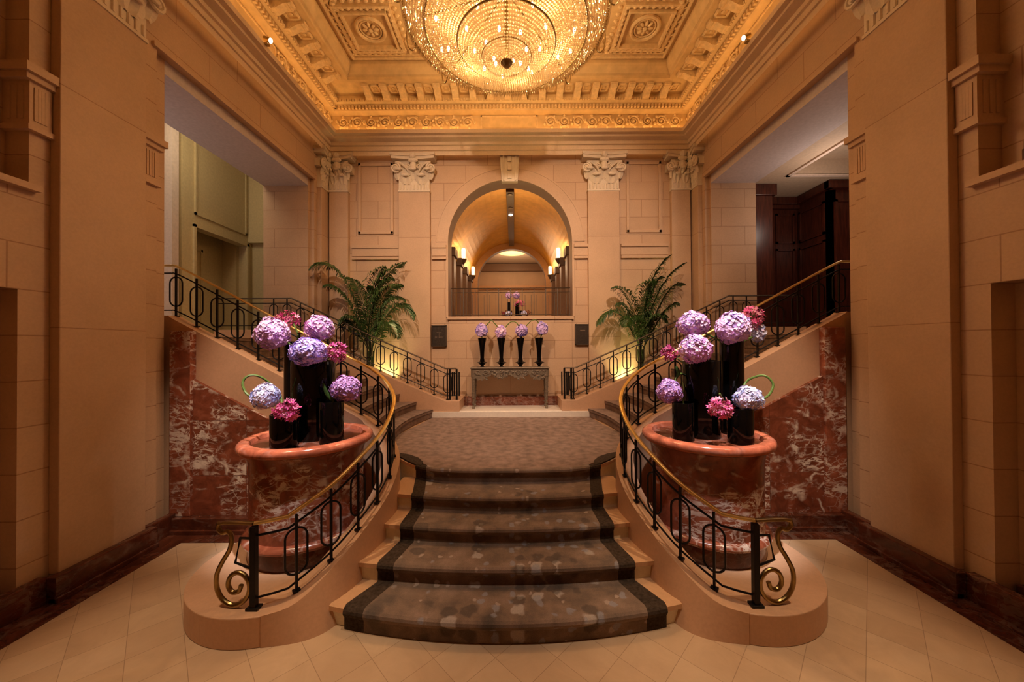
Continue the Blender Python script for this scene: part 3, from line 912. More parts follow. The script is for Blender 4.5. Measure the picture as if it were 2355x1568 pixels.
# ------------------------------------------------------------------ coffered ceiling
b = MB(); b.box(-3.35, 3.35, Y0R + 1.05, YW - 1.05, ZCEIL, ZCEIL + 0.1)
b.box(-5.5, 5.5, -4, Y0R + 0.3, 6.86, 7.0)
CEIL = struct('ceiling', b, 'plaster_gold', 'golden coffered plaster ceiling with relief frames')
m = MB()
yc = (Y0R + YW) / 2


def frame(x0, x1, y0, y1, w_, z0, z1):
    m.box(x0, x1, y0, y0 + w_, z0, z1); m.box(x0, x1, y1 - w_, y1, z0, z1)
    m.box(x0, x0 + w_, y0 + w_, y1 - w_, z0, z1); m.box(x1 - w_, x1, y0 + w_, y1 - w_, z0, z1)


frame(-3.22, 3.22, Y0R + 1.2, YW - 1.16, 0.05, ZCEIL - 0.05, ZCEIL)
frame(-3.14, 3.14, Y0R + 1.3, YW - 1.24, 0.03, ZCEIL - 0.025, ZCEIL)
m.build('ceiling_frame', 'plaster_relief', CEIL)
orn = MB()
for s in (-1, 1):
    cx, cyy = s * 2.58, 6.66
    m = MB()
    frame(cx - 0.52, cx + 0.52, cyy - 0.50, cyy + 0.50, 0.05, ZCEIL - 0.06, ZCEIL)
    frame(cx - 0.42, cx + 0.42, cyy - 0.40, cyy + 0.40, 0.035, ZCEIL - 0.09, ZCEIL)
    m.build('coffer_frame', 'plaster_relief', CEIL)
    t = empty('ceiling_medallion', (cx, cyy, ZCEIL))
    m = MB(); m.torus((0, 0, -0.025), 0.25, 0.035, 32, 8); m.torus((0, 0, -0.02), 0.19, 0.015, 28, 6)
    m.build('ring', 'plaster_relief', t, smooth=True)
    m = MB()
    for k in range(8):
        a = k * PI / 4
        m.blob((0.10 * math.cos(a), 0.10 * math.sin(a), -0.02), 0.06, 0.032, 0.03, 8, 5, Matrix.Rotation(a, 3, 'Z'))
    m.blob((0, 0, -0.04), 0.045, 0.045, 0.035, 8, 5)
    m.build('rosette', 'plaster_relief', t, smooth=True)
    tag(t, f'round plaster rosette medallion in the {side(s)} coffer of the ceiling', 'medallion', 'ceiling medallions')
    # leaf border round the coffer
    for k in range(9):
        for (dx, dy) in ((-0.47, -0.44 + 0.11 * k), (0.47, -0.44 + 0.11 * k), (-0.44 + 0.11 * k, -0.45), (-0.44 + 0.11 * k, 0.45)):
            orn.blob((cx + dx, cyy + dy, ZCEIL - 0.03), 0.045, 0.05, 0.045, 6, 4)
            orn.blob((cx + dx * 1.24, cyy + dy * 1.24, ZCEIL - 0.01), 0.05, 0.035, 0.04, 6, 4)
for i in range(60):                                     # leaf garland along the big frame
    x = -3.0 + i * 0.1017
    orn.blob((x, YW - 1.36 + 0.02 * (-1) ** i, ZCEIL - 0.02), 0.045, 0.055, 0.045, 6, 4)
    if i < 42:
        for s in (-1, 1): orn.blob((s * (3.02 + 0.015 * (-1) ** i), YW - 1.36 - i * 0.1, ZCEIL - 0.02), 0.055, 0.045, 0.045, 6, 4)
orn.torus((0, CH.y, ZCEIL - 0.01), 1.95, 0.06, 64, 6); orn.torus((0, CH.y, ZCEIL), 1.78, 0.03, 64, 6)
for s in (-1, 1):                                       # long scroll panel between coffers
    for k in range(7):
        orn.torus((s * (0.25 + k * 0.28), 6.95, ZCEIL - 0.005), 0.09, 0.022, 14, 5)
orn.build('ceiling_relief', 'plaster_relief', CEIL)

# cornice spotlights
for s in (-1, 1):
    loc = P(619 if s < 0 else 1712, 102 if s < 0 else 104, 5.75)
    t = empty('cornice_spotlight', (s * 3.90, 5.75, 7.30))
    m = MB(); m.box(-0.03, 0.03, -0.03, 0.03, 0, 0.03); m.tube([(0, 0, 0.03), (-s * 0.02, 0, 0.08)], 0.012, 6)
    m.tube([(s * 0.04, 0, 0.12), (-s * 0.06, 0, 0.075)], [0.035, 0.045], 12); m.build('housing', 'aged_brass', t)
    m = MB(); m.tube([(-s * 0.055, 0, 0.077), (-s * 0.065, 0, 0.072)], [0.04, 0.038], 12); m.build('lens', 'lens_glow', t)
    tag(t, f'small bright spotlight perched on the {side(s)} cornice', 'spotlight', 'cornice spotlights')

# front wall behind the camera, closing the room
b = MB(); b.box(-5.5, 5.5, -4.1, -4, 0, 7); struct('wall_front', b, 'limestone_blocks', 'limestone wall behind the viewpoint')

# ------------------------------------------------------------------ main stair
def dk(k, x):
    c = (2.90, 3.32, 3.70, 4.05, 4.46)[k - 1]; e = (3.056, 3.42, 3.83, 4.20, 4.78)[k - 1]
    a = abs(x) / 1.35
    return c + (e - c) * (a ** 2 if k < 5 else a ** 4)


CURB = [(2.62, 3.08, 0.25), (2.40, 2.96, 0.25), (2.16, 2.925, 0.25), (2.0, 2.965, 0.25), (1.83, 3.12, 0.27), (1.61, 3.318, 0.425), (1.455, 3.59, 0.605), (1.368, 3.88, 0.763),
        (1.345, 4.13, 0.92), (1.40, 4.40, 1.07), (1.565, 4.65, 1.22), (1.79, 4.82, 1.36), (2.08, 4.89, 1.51), (3.17, 4.89, 2.09), (4.40, 4.89, 2.75), (4.62, 4.89, 2.83), (5.6, 4.89, 2.83)]
t = empty('staircase', (0, 3, 0))
for k in range(1, 6):
    wide = {1: 1.52, 2: 1.45, 3: 1.40, 4: 1.38, 5: 1.5}[k]
    xs = [wide * (-1 + 2 * i / 24) for i in range(25)]
    yb = dk(k + 1, 0) + 0.25 if k < 5 else 5.6
    m = MB()
    if k < 5:
        back = [(wide, max(yb, dk(k, wide) + 0.1)), (-wide, max(yb, dk(k, wide) + 0.1))]
        m.prism([(x, dk(k, x) + 0.02) for x in xs] + back, RZ * (k - 1) if k > 1 else 0, RZ * k - 0.045)
        m.mi = 1; m.prism([(x, dk(k, x) - 0.01) for x in xs] + back, RZ * k - 0.04, RZ * k)
    else:
        back = [(1.62, 4.86), (1.9, 5.0), (2.35, 5.0), (2.35, 7.70), (-2.35, 7.70), (-2.35, 5.0), (-1.9, 5.0), (-1.62, 4.86)]
        m.prism([(x, dk(k, x) + 0.02) for x in xs] + back, 0, LZ - 0.045)
        m.mi = 1; m.prism([(x, dk(k, x) - 0.01) for x in xs] + back, LZ - 0.04, LZ)
    m.v = [(x, y - 3, z) for x, y, z in m.v]
    m.build('stone_step' if k < 5 else 'landing', ['riser_stone', 'tread_stone'], t)
tag(t, 'broad central flight of five bowed limestone steps rising to the landing', 'staircase')

# carpet runner
CW = [None, (1.37, 1.22), (1.215, 1.14), (1.125, 1.10), (1.11, 1.16), (1.20, 1.28)]
NT = 60
ts = [-1 + 2 * i / NT for i in range(NT + 1)]


def carpet_rows():
    rows_ = []
    def row(fn, z): rows_.append([fn(t) + (z,) for t in ts])
    row(lambda t: (t * 1.37, dk(1, t * 1.37) - 0.012), 0.004)
    for k in range(1, 6):
        w0 = CW[k][0]; z = RZ * k
        f = lambda off: (lambda t: (t * w0, dk(k, t * w0) + off))
        row(f(-0.012), z - 0.065); row(f(-0.030), z - 0.045); row(f(-0.042), z - 0.018); row(f(-0.034), z + 0.004); row(f(-0.012), z + 0.016); row(f(0.03), z + 0.018)
        if k < 5:
            w1 = CW[k + 1][0]
            row(lambda t: (t * w1, dk(k + 1, t * w1) - 0.03), z + 0.018); row(lambda t: (t * w1, dk(k + 1, t * w1) - 0.013), z + 0.025)
    return rows_


rws = carpet_rows()
R = MB(); BL = MB(); BR = MB()
for i in range(len(rws) - 1):
    for j in range(NT):
        q = (rws[i][j], rws[i][j + 1], rws[i + 1][j + 1], rws[i + 1][j])
        (BL if j < 4 else BR if j >= NT - 4 else R).quad(*q)
for j0 in (0, NT):                                       # side thickness of the runner
    for i in range(len(rws) - 1):
        a, c = rws[i][j0], rws[i + 1][j0]
        sx = 1 if a[0] > 0 else -1
        (BL if j0 == 0 else BR).quad(a, c, (c[0] , c[1] + 0.03, c[2] - 0.02), (a[0], a[1] + 0.03, a[2] - 0.02))
cp = empty('stair_carpet', (0, 0, 0))
R.build('runner', 'carpet', cp, recalc=False, smooth=True); BL.build('border', 'carpet_border', cp, recalc=False); BR.build('border', 'carpet_border', cp, recalc=False)
m = MB()                                                 # landing carpet
last = [(x, y) for x, y, z in rws[-1]]
poly = last[4:-4] + [(1.30, 4.88), (1.50, 5.06), (1.68, 5.2), (1.96, 6.14), (1.78, 7.0), (1.69, 7.665), (-1.69, 7.665), (-1.78, 7.0), (-1.96, 6.14), (-1.68, 5.2), (-1.50, 5.06), (-1.30, 4.88)]
m.prism(poly, LZ + 0.001, LZ + 0.018)
m.build('landing_carpet', 'carpet_landing', cp)
for s in (-1, 1):
    m = MB()
    pl = [(s * 1.12, dk(5, 1.12) - 0.012), (s * 1.22, dk(5, 1.22) - 0.01), (s * 1.34, 4.78), (s * 1.47, 4.93), (s * 1.60, 5.04), (s * 1.56, 5.14), (s * 1.40, 5.06), (s * 1.24, 4.92), (s * 1.13, 4.74)]
    m.prism(pl, LZ + 0.0, LZ + 0.021)
    m.build('border', 'carpet_border', cp)
tag(cp, 'brown leaf-patterned carpet with dark edges down the central steps', 'carpet')

# ------------------------------------------------------------------ side flights
def front_pt(z):                                        # where a tread at height z meets the front parapet
    zz = z + 0.20
    for i in range(4, len(CURB) - 1):
        a, c = CURB[i], CURB[i + 1]
        if a[2] <= zz <= c[2] and c[2] > a[2]:
            f = (zz - a[2]) / (c[2] - a[2])
            return (a[0] + (c[0] - a[0]) * f, a[1] + (c[1] - a[1]) * f + 0.06)
    return (4.7, 4.95)


def nosing(k, n=10, off=0.0):
    z = LZ + RZ * k
    fx, fy = front_pt(z); rx, ry = 1.70 + 0.36 * (k - 1), 7.71
    mx, my = (fx + rx) / 2 + max(0.0, 0.62 - 0.10 * k) * 0.6, 6.2
    out = []
    for i in range(n + 1):
        t = i / n
        x = (1 - t) ** 2 * fx + 2 * t * (1 - t) * (2 * mx - (fx + rx) / 2) + t * t * rx
        y = (1 - t) ** 2 * fy + 2 * t * (1 - t) * (2 * my - (fy + ry) / 2) + t * t * ry
        out.append((x + off, y))
    return out


for s in (-1, 1):
    t = empty('side_staircase', (s * 3.0, 6.3, 0.85))
    cpt = empty('stair_carpet', (s * 3.0, 6.3, 0.85))
    for k in range(1, 11):
        a = nosing(k); c = nosing(k + 1, off=0.12) if k < 10 else [(5.6, 4.95), (5.6, 7.71)]
        poly = a + c[::-1]
        z = LZ + RZ * k - 0.85
        poly = [(s * x - s * 3.0, y - 6.3) for x, y in poly]
        m = MB(); m.prism(poly, z - 0.30 if k > 1 else z - RZ, z); m.build('stone_step', 'tread_stone', t)
        # carpet over tread and riser
        a2 = [(s * x - s * 3.0, y - 6.3) for x, y in nosing(k, off=-0.02)]
        a3 = [(s * x - s * 3.0, y - 6.3) for x, y in nosing(k, off=-0.035)]
        c2 = [(s * x - s * 3.0, y - 6.3) for x, y in (nosing(k + 1, off=-0.005) if k < 10 else [(5.6, 4.95), (5.6, 7.71)])]
        m = MB(); m.prism(a3 + c2[::-1], z + 0.001, z + 0.018)
        b0 = [(s * x - s * 3.0, y - 6.3) for x, y in nosing(k, off=-0.002)]
        m.prism(a3 + b0[::-1], z - 0.04, z + 0.012)
        m.prism(a2 + b0[::-1], z - RZ + 0.018, z - 0.03)
        m.build('carpet_tread', 'carpet_landing', cpt)
    tag(t, f'curving side flight of stone steps rising to the {side(s)} opening', 'staircase', 'side flights')
    tag(cpt, f'plain taupe carpet on the side flight going up to the {side(s)}', 'carpet', 'side flight carpets')

# upper floors seen through the openings, alcove floor
for s in (-1, 1):
    b = MB(); b.box(s * 5.5, s * 12, 3.0, 13.5, ZU - 0.2, ZU); b.box(s * 4.4, s * 5.5, 8.0, 8.5, 2.0, 2.3)
    struct('floor', b, 'white_marble', f'upper floor of the room beyond the {side(s)} opening')
b = MB(); b.box(-1.30, 1.30, YR, YW - 0.03, 0.0, 1.0); b.box(-1.70, 1.70, YR - 0.03, YR + 0.02, LZ, 0.99)
b.v = [(x, y, z) for x, y, z in b.v]
struct('floor', b, 'white_marble', 'pale marble floor of the alcove under the console table', bevel=0.006)

# ------------------------------------------------------------------ parapets (curbs)
def offset(path, d):
    """plan offset to the right-hand side of travel"""
    out = []
    for i, p in enumerate(path):
        a = path[max(i - 1, 0)]; c = path[min(i + 1, len(path) - 1)]
        t = Vector((c[0] - a[0], c[1] - a[1])); t.normalize()
        out.append((p[0] + t.y * d, p[1] - t.x * d, p[2]))
    return out


# path runs from the plinth end, up the main flight, then along the side flight (right-hand version, x > 0)
CPATH = [tuple(p) for p in catmull(CURB[3:], 5)]
FOOT = catmull(CURB[:4], 5)


def curb(s):
    t = empty('stair_parapet', (s * 2.2, 4.0, 0))
    inv = Matrix.Translation((-s * 2.2, -4.0, 0))
    out = catmull([(1.952, 2.864, 0), (1.74, 2.99, 0), (1.545, 3.26, 0), (1.395, 3.565, 0), (1.305, 3.865, 0), (1.28, 4.13, 0), (1.345, 4.44, 0), (1.53, 4.715, 0), (1.775, 4.885, 0), (2.08, 4.955, 0), (3.17, 4.955, 0), (4.40, 4.955, 0), (4.62, 4.955, 0), (5.6, 4.955, 0)], 5)
    inn = offset(CPATH, 0.14)
    bctrl = [(1.95, 2.862, 0), (1.64, 2.93, 0), (1.46, 3.10, 0), (1.345, 3.50, 0), (1.29, 3.85, 0), (1.275, 4.13, 0), (1.33, 4.43, 0), (1.52, 4.70, 0), (1.77, 4.90, 0), (2.08, 4.965, 0), (3.17, 4.965, 0), (4.40, 4.965, 0), (4.62, 4.965, 0), (5.6, 4.965, 0)]
    base = catmull(bctrl, 5)
    # keep the straight part a wall of even width
    vs = []; fs = []
    n = len(CPATH)
    for i in range(n):
        zt = CPATH[i][2]
        for (x, y), z in (((base[i][0], base[i][1]), 0.0), ((out[i][0], out[i][1]), zt), ((inn[i][0], inn[i][1]), zt), ((inn[i][0], inn[i][1]), 0.0)):
            vs.append((s * x, y, z))
    for i in range(n - 1):
        for j in range(4):
            fs.append((i * 4 + j, i * 4 + (j + 1) % 4, (i + 1) * 4 + (j + 1) % 4, (i + 1) * 4 + j))
    fs.append((0, 1, 2, 3)); fs.append(tuple((n - 1) * 4 + j for j in (3, 2, 1, 0)))
    m = MB(); m.add(vs, fs); m.xf(inv)
    m.build('curb_wall', 'limestone_curb', t, smooth=True)
    # rounded plinth under the pedestal
    cx, cy_, r = 2.17, 3.70, 0.86
    pl = [(cx + r * math.cos(a), cy_ + r * math.sin(a)) for a in [(-PI / 2 - 0.25) + (PI + 0.55) * i / 43 for i in range(44)]]
    pl += [(2.1, 4.70), (1.88, 4.67), (1.64, 4.50), (1.50, 4.30), (1.46, 4.02), (1.49, 3.75), (1.58, 3.48), (1.72, 3.28), (1.88, 3.10)]
    m = MB(); m.prism([(s * x, y) for x, y in pl], 0.0, 0.2485); m.xf(inv)
    o = m.build('plinth', 'limestone_curb', t, bevel=0.008)
    # marble facing of the flank with its stone band above
    m = MB()
    m.add([(s * 1.9, 4.70, 0.0), (s * 4.40, 4.70, 0.0), (s * 4.40, 4.70, 2.75 - 0.64), (s * 2.0, 4.70, 0.84), (s * 1.9, 4.70, 0.80),
           (s * 1.9, 4.77, 0.0), (s * 4.40, 4.77, 0.0), (s * 4.40, 4.77, 2.11), (s * 2.0, 4.77, 0.84), (s * 1.9, 4.77, 0.80)],
          [(0, 1, 2, 3, 4), (5, 9, 8, 7, 6), (0, 5, 6, 1), (1, 6, 7, 2), (2, 7, 8, 3), (3, 8, 9, 4), (4, 9, 5, 0)])
    m.xf(inv); m.build('marble_facing', 'red_marble', t)
    m = MB(); m.box(s * 4.15, s * 4.42, 4.66, 4.76, 0.2, 2.62); m.xf(inv); m.build('marble_pier', 'red_marble_drum', t, bevel=0.006)
    m = MB(); m.box(s * 2.3, s * 4.42, 4.60, 4.72, 0.0, 0.20); m.box(s * 2.3, s * 4.42, 4.57, 4.72, 0.0, 0.06); m.xf(inv)
    m.build('marble_skirting', 'red_marble_dark', t, bevel=0.008)
    tag(t, f'sweeping limestone stair parapet on the {side(s)}, ending in a round plinth', 'stair parapet', 'front stair parapets')


for s in (-1, 1): curb(s)

REAR = [(1.18, 7.82, 1.23), (1.42, 7.82, 1.23), (2.72, 7.82, 1.80), (4.80, 7.82, 2.79), (6.4, 7.82, 2.79)]


def rear_z(x):
    for a, c in zip(REAR, REAR[1:]):
        if a[0] <= x <= c[0]: return a[2] + (c[2] - a[2]) * (x - a[0]) / (c[0] - a[0])
    return REAR[-1][2]


for s in (-1, 1):
    m = MB()
    xs = [1.10, 1.42, 2.72, 4.80, 6.4]
    top = [1.22, 1.22, 1.79, 2.78, 2.78]
    n = len(xs); vs = []; fs = []
    for x, z in zip(xs, top):
        vs += [(s * x, YR, 0), (s * x, YR, z), (s * x, YR + 0.24, z), (s * x, YR + 0.24, 0)]
    for i in range(n - 1):
        for j in range(4): fs.append((i * 4 + j, i * 4 + (j + 1) % 4, (i + 1) * 4 + (j + 1) % 4, (i + 1) * 4 + j))
    fs += [(0, 1, 2, 3), ((n - 1) * 4 + 3, (n - 1) * 4 + 2, (n - 1) * 4 + 1, (n - 1) * 4)]
    m.add(vs, fs)
    m.box(s * 1.10, s * 1.30, YR + 0.24, YW - 0.03, 0, 1.22)
    tag(m.build('rear_parapet', 'limestone_curb', bevel=0.006), f'low stone parapet behind the {side(s)} side flight, beside the alcove', 'stair parapet', 'rear stair parapets')
    b = MB(); b.box(s * 1.30, s * 4.4, YR + 0.24, YW, 0, 1.15)
    struct('trim_4' if s < 0 else 'trim_5', b, 'limestone', f'planter ledge behind the {side(s)} rear parapet')

# ------------------------------------------------------------------ railings
def post_meshes(h=0.665, bar=0.020, ow=0.085, z0=0.15, z1=0.55, lt=0.013):
    m = MB()
    m.box(-bar / 2, bar / 2, -bar / 2, bar / 2, 0.0, h)
    m.box(-0.030, 0.030, -0.022, 0.022, 0.0, 0.016)
    m.blob((0, 0, z1 + 0.01), 0.014, 0.014, 0.014, 6, 4)
    me1 = m
    m2 = MB()
    pts = []
    r = ow
    for i in range(13): a = PI * i / 12; pts.append((r * math.cos(a), 0, z1 - r + r * math.sin(a)))
    for i in range(13): a = PI + PI * i / 12; pts.append((r * math.cos(a), 0, z0 + r + r * math.sin(a)))
    pts.append(pts[0])
    m2.tube(pts, lt * 0.75, 5, cap=False, up=(0, 1, 0))
    return me1, m2


def along(path, d0, spacing):
    """points and headings every spacing along the plan length of a path"""
    out = []; acc = 0; nxt = d0
    for a, c in zip(path, path[1:]):
        a = Vector(a); c = Vector(c); L = Vector((c.x - a.x, c.y - a.y)).length
        while nxt <= acc + L and L > 1e-6:
            f = (nxt - acc) / L
            out.append((a.lerp(c, f), math.atan2(c.y - a.y, c.x - a.x))); nxt += spacing
        acc += L
    return out


def rail_tubes(t, path, h, name_mat=(('handrail', 'brass'),), closed=True, cut=0.0):
    up = lambda dz: [(p[0], p[1], p[2] + dz) for p in path]
    m = MB(); m.tube(up(h), 0.026, 8, flat=(1.0, 0.62)); m.build('handrail', name_mat[0][1], t, smooth=True)
    m = MB(); m.tube(up(h - 0.105), 0.010, 6); m.build('upper_rail', 'black_iron', t)
    m = MB(); m.tube(up(0.085), 0.009, 6); m.build('lower_rail', 'black_iron', t)


POST, LOOP = post_meshes()
proto_post = None


def add_posts(t, pts):
    global proto_post
    for p, a in pts:
        if proto_post is None:
            po = POST.build('baluster', 'black_iron', t); lo = LOOP.build('oval_loop', 'black_iron', po)
            proto_post = (po, lo)
        else:
            po = proto_post[0].copy(); COL.objects.link(po); po.parent = t
            lo = proto_post[1].copy(); COL.objects.link(lo); lo.parent = po
        po.location = p; po.rotation_euler = (0, 0, a)


for s in (-1, 1):
    t = empty('stair_railing', (0, 0, 0))
    path = [(2.066, 2.952, 0.25), (1.95, 3.01, 0.25)] + [tuple(p) for p in catmull([(1.86, 3.07, 0.25), (1.61, 3.318, 0.425), (1.455, 3.59, 0.605), (1.368, 3.88, 0.763), (1.345, 4.13, 0.92), (1.40, 4.40, 1.07), (1.565, 4.65, 1.22), (1.79, 4.82, 1.36), (2.08, 4.89, 1.51), (3.17, 4.89, 2.09), (4.40, 4.89, 2.75), (4.62, 4.89, 2.83)], 6)] + [(5.5, 4.89, 2.83)]
    path = [(s * x, y, z) for x, y, z in path]
    rail_tubes(t, path, 0.70)
    add_posts(t, along(path, 0.30, 0.282))
    # newel and scroll end
    m = MB(); m.box(-0.023, 0.023, -0.023, 0.023, 0, 0.675); m.box(-0.05, 0.05, -0.035, 0.035, 0, 0.02)
    nw = m.build('newel_post', 'black_iron', t, bevel=0.003); nw.location = path[0]
    sc = 278.0
    scr = [(500, 1199), (497, 1212), (508, 1222), (522, 1219), (530, 1232), (526, 1258), (508, 1288), (494, 1318), (494, 1350), (508, 1375), (532, 1387), (556, 1379), (572, 1358), (573, 1334), (560, 1316), (543, 1312), (527, 1322), (522, 1342), (532, 1357), (548, 1354), (554, 1340)]
    L = [(s * (585 - a) / sc * 1.0, 0, (1392 - c) / sc) for a, c in scr]
    m = MB(); m.tube(catmull(L, 5), 0.019, 8, flat=(1.0, 0.9), up=(0, 1, 0))
    m.tube([(0, 0, 0.70), (s * 0.12, 0, 0.70), (s * 0.25, 0, 0.698), (s * 0.30, 0, 0.688)], 0.024, 8, flat=(1.0, 0.62))
    so = m.build('scroll_end', 'aged_brass', t, smooth=True); so.location = path[0]; so.rotation_euler = (0, 0, s * 0.08)
    m = MB(); m.tube([(0, 0, 0.575), (s * 0.12, 0, 0.575), (s * 0.165, 0, 0.37), (0, 0, 0.32)], 0.011, 6)
    bo = m.build('scroll_bracket', 'black_iron', t); bo.location = path[0]; bo.rotation_euler = (0, 0, s * 0.08)
    tag(t, f'curved black iron railing with brass handrail and scroll end on the {side(s)}', 'railing', 'front stair railings')
    # rear railing
    t = empty('stair_railing', (0, 0, 0))
    path = [(s * x, y, z) for x, y, z in REAR]
    rail_tubes(t, path, 0.68, (('handrail', 'bronze'),))
    pts = along(path, 0.20, 0.293)
    pts = [((Vector((p.x, p.y, rear_z(abs(p.x))))), a) for p, a in pts if abs(p.x) < 5.4]
    add_posts(t, pts)
    for dx in (0.0, 0.10):
        m = MB(); m.box(-0.02, 0.02, -0.02, 0.02, 0, 0.67); m.tube([(0.055, 0, 0.08), (0.055, 0, 0.60)], 0.016, 6); m.tube([(-0.055, 0, 0.08), (-0.055, 0, 0.60)], 0.016, 6)
        o = m.build('newel_post', 'black_iron', t); o.location = (s * (1.18 + dx * 1.5), 7.82, 1.23)
    tag(t, f'dark straight railing behind the {side(s)} side flight, in front of the palm', 'railing', 'rear stair railings')

# balcony railing in the arch
t = empty('balcony_railing', (0, 8.72, SILL))
m = MB(); m.tube([(-1.46, 0, 0.72), (1.46, 0, 0.72)], 0.013, 6, flat=(1.4, 0.8)); m.build('handrail', 'bronze', t)
m = MB(); m.tube([(-1.46, 0, 0.62), (1.46, 0, 0.62)], 0.009, 6); m.build('upper_rail', 'bronze', t)
m = MB(); m.tube([(-1.46, 0, 0.07), (1.46, 0, 0.07)], 0.009, 6); m.build('lower_rail', 'bronze', t)
m = MB(); m.box(-0.009, 0.009, -0.009, 0.009, 0, 0.71)
for dx in (-0.07, 0.07): m.box(dx - 0.005, dx + 0.005, -0.005, 0.005, 0.07, 0.56)
po = m.build('baluster', 'bronze', t)
for k in range(11):
    o = po if k == 0 else po.copy()
    if k: COL.objects.link(o); o.parent = t
    o.location = (-1.44 + k * 0.288, 0, 0)
tag(t, 'thin dark metal balcony railing across the foot of the arch', 'railing')

# ------------------------------------------------------------------ marble pedestals
PED = {-1: (-2.19, 3.97), 1: (2.20, 3.98)}
for s in (-1, 1):
    t = empty('flower_pedestal', (PED[s][0], PED[s][1], 0.25))
    m = MB(); m.lathe([(0.56, 0.0), (0.56, 0.155), (0.575, 0.17)], n=56); m.build('foot', 'red_marble_dark', t, smooth=True)
    m = MB(); m.lathe([(0.575, 0.165), (0.605, 0.18), (0.615, 0.205), (0.60, 0.23), (0.57, 0.245)], n=56); m.build('base_ring', 'red_marble_drum', t, smooth=True)
    m = MB(); m.lathe([(0.555, 0.24), (0.55, 0.30), (0.55, 0.90), (0.56, 1.00), (0.585, 1.075)], n=56); m.build('drum', 'red_marble_drum', t, smooth=True)
    m = MB(); m.lathe([(0.56, 1.07), (0.61, 1.085), (0.645, 1.10), (0.657, 1.13), (0.65, 1.16), (0.63, 1.177), (0.59, 1.181), (0.545, 1.175), (0.53, 1.13), (0.0001, 1.13)], n=64)
    m.build('rim', 'red_marble_rim', t, smooth=True)
    m = MB(); m.lathe([(0.525, 1.125), (0.525, 1.135), (0.0001, 1.135)], n=48); m.build('top_surface', 'red_marble_skirt', t)
    tag(t, f'round red-veined marble pedestal on the {side(s)} carrying black vases', 'pedestal', 'marble flower pedestals')
PZ = 0.25 + 1.135

VASE_N = 0


def vase(x, y, z, r, h, label, group):
    global VASE_N
    t = empty('black_vase', (x, y, z))
    m = MB(); m.lathe([(r * 0.985, 0), (r, 0.006), (r, h - 0.006), (r * 0.985, h), (r * 0.93, h), (r * 0.93, h - 0.10), (0.0001, h - 0.10)], n=40)
    m.build('cylinder_body', 'black_glass', t, smooth=True)
    m = MB(); m.torus((0, 0, h - 0.004), r * 0.965, r * 0.035, 40, 6); m.build('lip', 'black_glass', t, smooth=True)
    return tag(t, label, 'vase', group)


GL = 'black cylinder vases on the left pedestal'; GR = 'black cylinder vases on the right pedestal'
vase(-2.486, 4.20, PZ, 0.120, 1.08, 'tallest black glass cylinder vase at the back of the left pedestal', GL)
vase(-2.17, 4.02, PZ, 0.225, 0.86, 'widest black glass cylinder vase at the centre of the left pedestal', GL)
vase(-2.25, 3.62, PZ, 0.125, 0.34, 'shortest black glass vase at the front of the left pedestal', GL)
vase(-1.86, 3.80, PZ, 0.120, 0.44, 'low black glass vase on the left pedestal, on the stair side', GL)
vase(2.585, 4.10, PZ, 0.125, 1.12, 'tallest black glass cylinder vase on the right pedestal', GR)
vase(2.18, 4.00, PZ, 0.195, 0.84, 'widest black glass cylinder vase at the centre of the right pedestal', GR)
vase(1.90, 3.84, PZ, 0.110, 0.40, 'low black glass vase on the right pedestal, on the stair side', GR)
vase(2.42, 3.69, PZ, 0.120, 0.36, 'shortest black glass vase at the front of the right pedestal', GR)

# ------------------------------------------------------------------ flowers
PINKS = {'lilac': [(0.61, 0.35, 0.73), (0.73, 0.47, 0.80), (0.83, 0.57, 0.83), (0.47, 0.31, 0.73)],
         'pink': [(0.85, 0.45, 0.71), (0.73, 0.35, 0.71), (0.92, 0.61, 0.78), (0.57, 0.35, 0.73)],
         'violet': [(0.42, 0.31, 0.78), (0.52, 0.38, 0.83), (0.68, 0.50, 0.87), (0.35, 0.28, 0.71)],
         'blue': [(0.50, 0.54, 0.87), (0.65, 0.66, 0.92), (0.73, 0.64, 0.87), (0.40, 0.45, 0.78)],
         'mauve': [(0.52, 0.26, 0.59), (0.64, 0.35, 0.66), (0.42, 0.24, 0.57), (0.73, 0.42, 0.71)],
         'magenta': [(0.62, 0.06, 0.25), (0.74, 0.10, 0.34), (0.50, 0.04, 0.20), (0.80, 0.22, 0.42)],
         'hotpink': [(0.80, 0.12, 0.34), (0.86, 0.22, 0.42), (0.66, 0.06, 0.26), (0.86, 0.34, 0.50)]}


def floret(m, c, nrm, size, petals_n=4, cup=0.25, spin=0.0, wide=0.5):
    nrm = nrm.normalized(); a = nrm.orthogonal().normalized(); b_ = nrm.cross(a)
    for k in range(petals_n):
        th = spin + 2 * PI * k / petals_n
        d = a * math.cos(th) + b_ * math.sin(th); e = nrm.cross(d)
        p0 = c; p1 = c + d * size * 0.55 + e * size * wide + nrm * size * cup * 0.6
        p2 = c + d * size + nrm * size * cup; p3 = c + d * size * 0.55 - e * size * wide + nrm * size * cup * 0.6
        m.add([p0, p1, p2, p3], [(0, 1, 2, 3)])


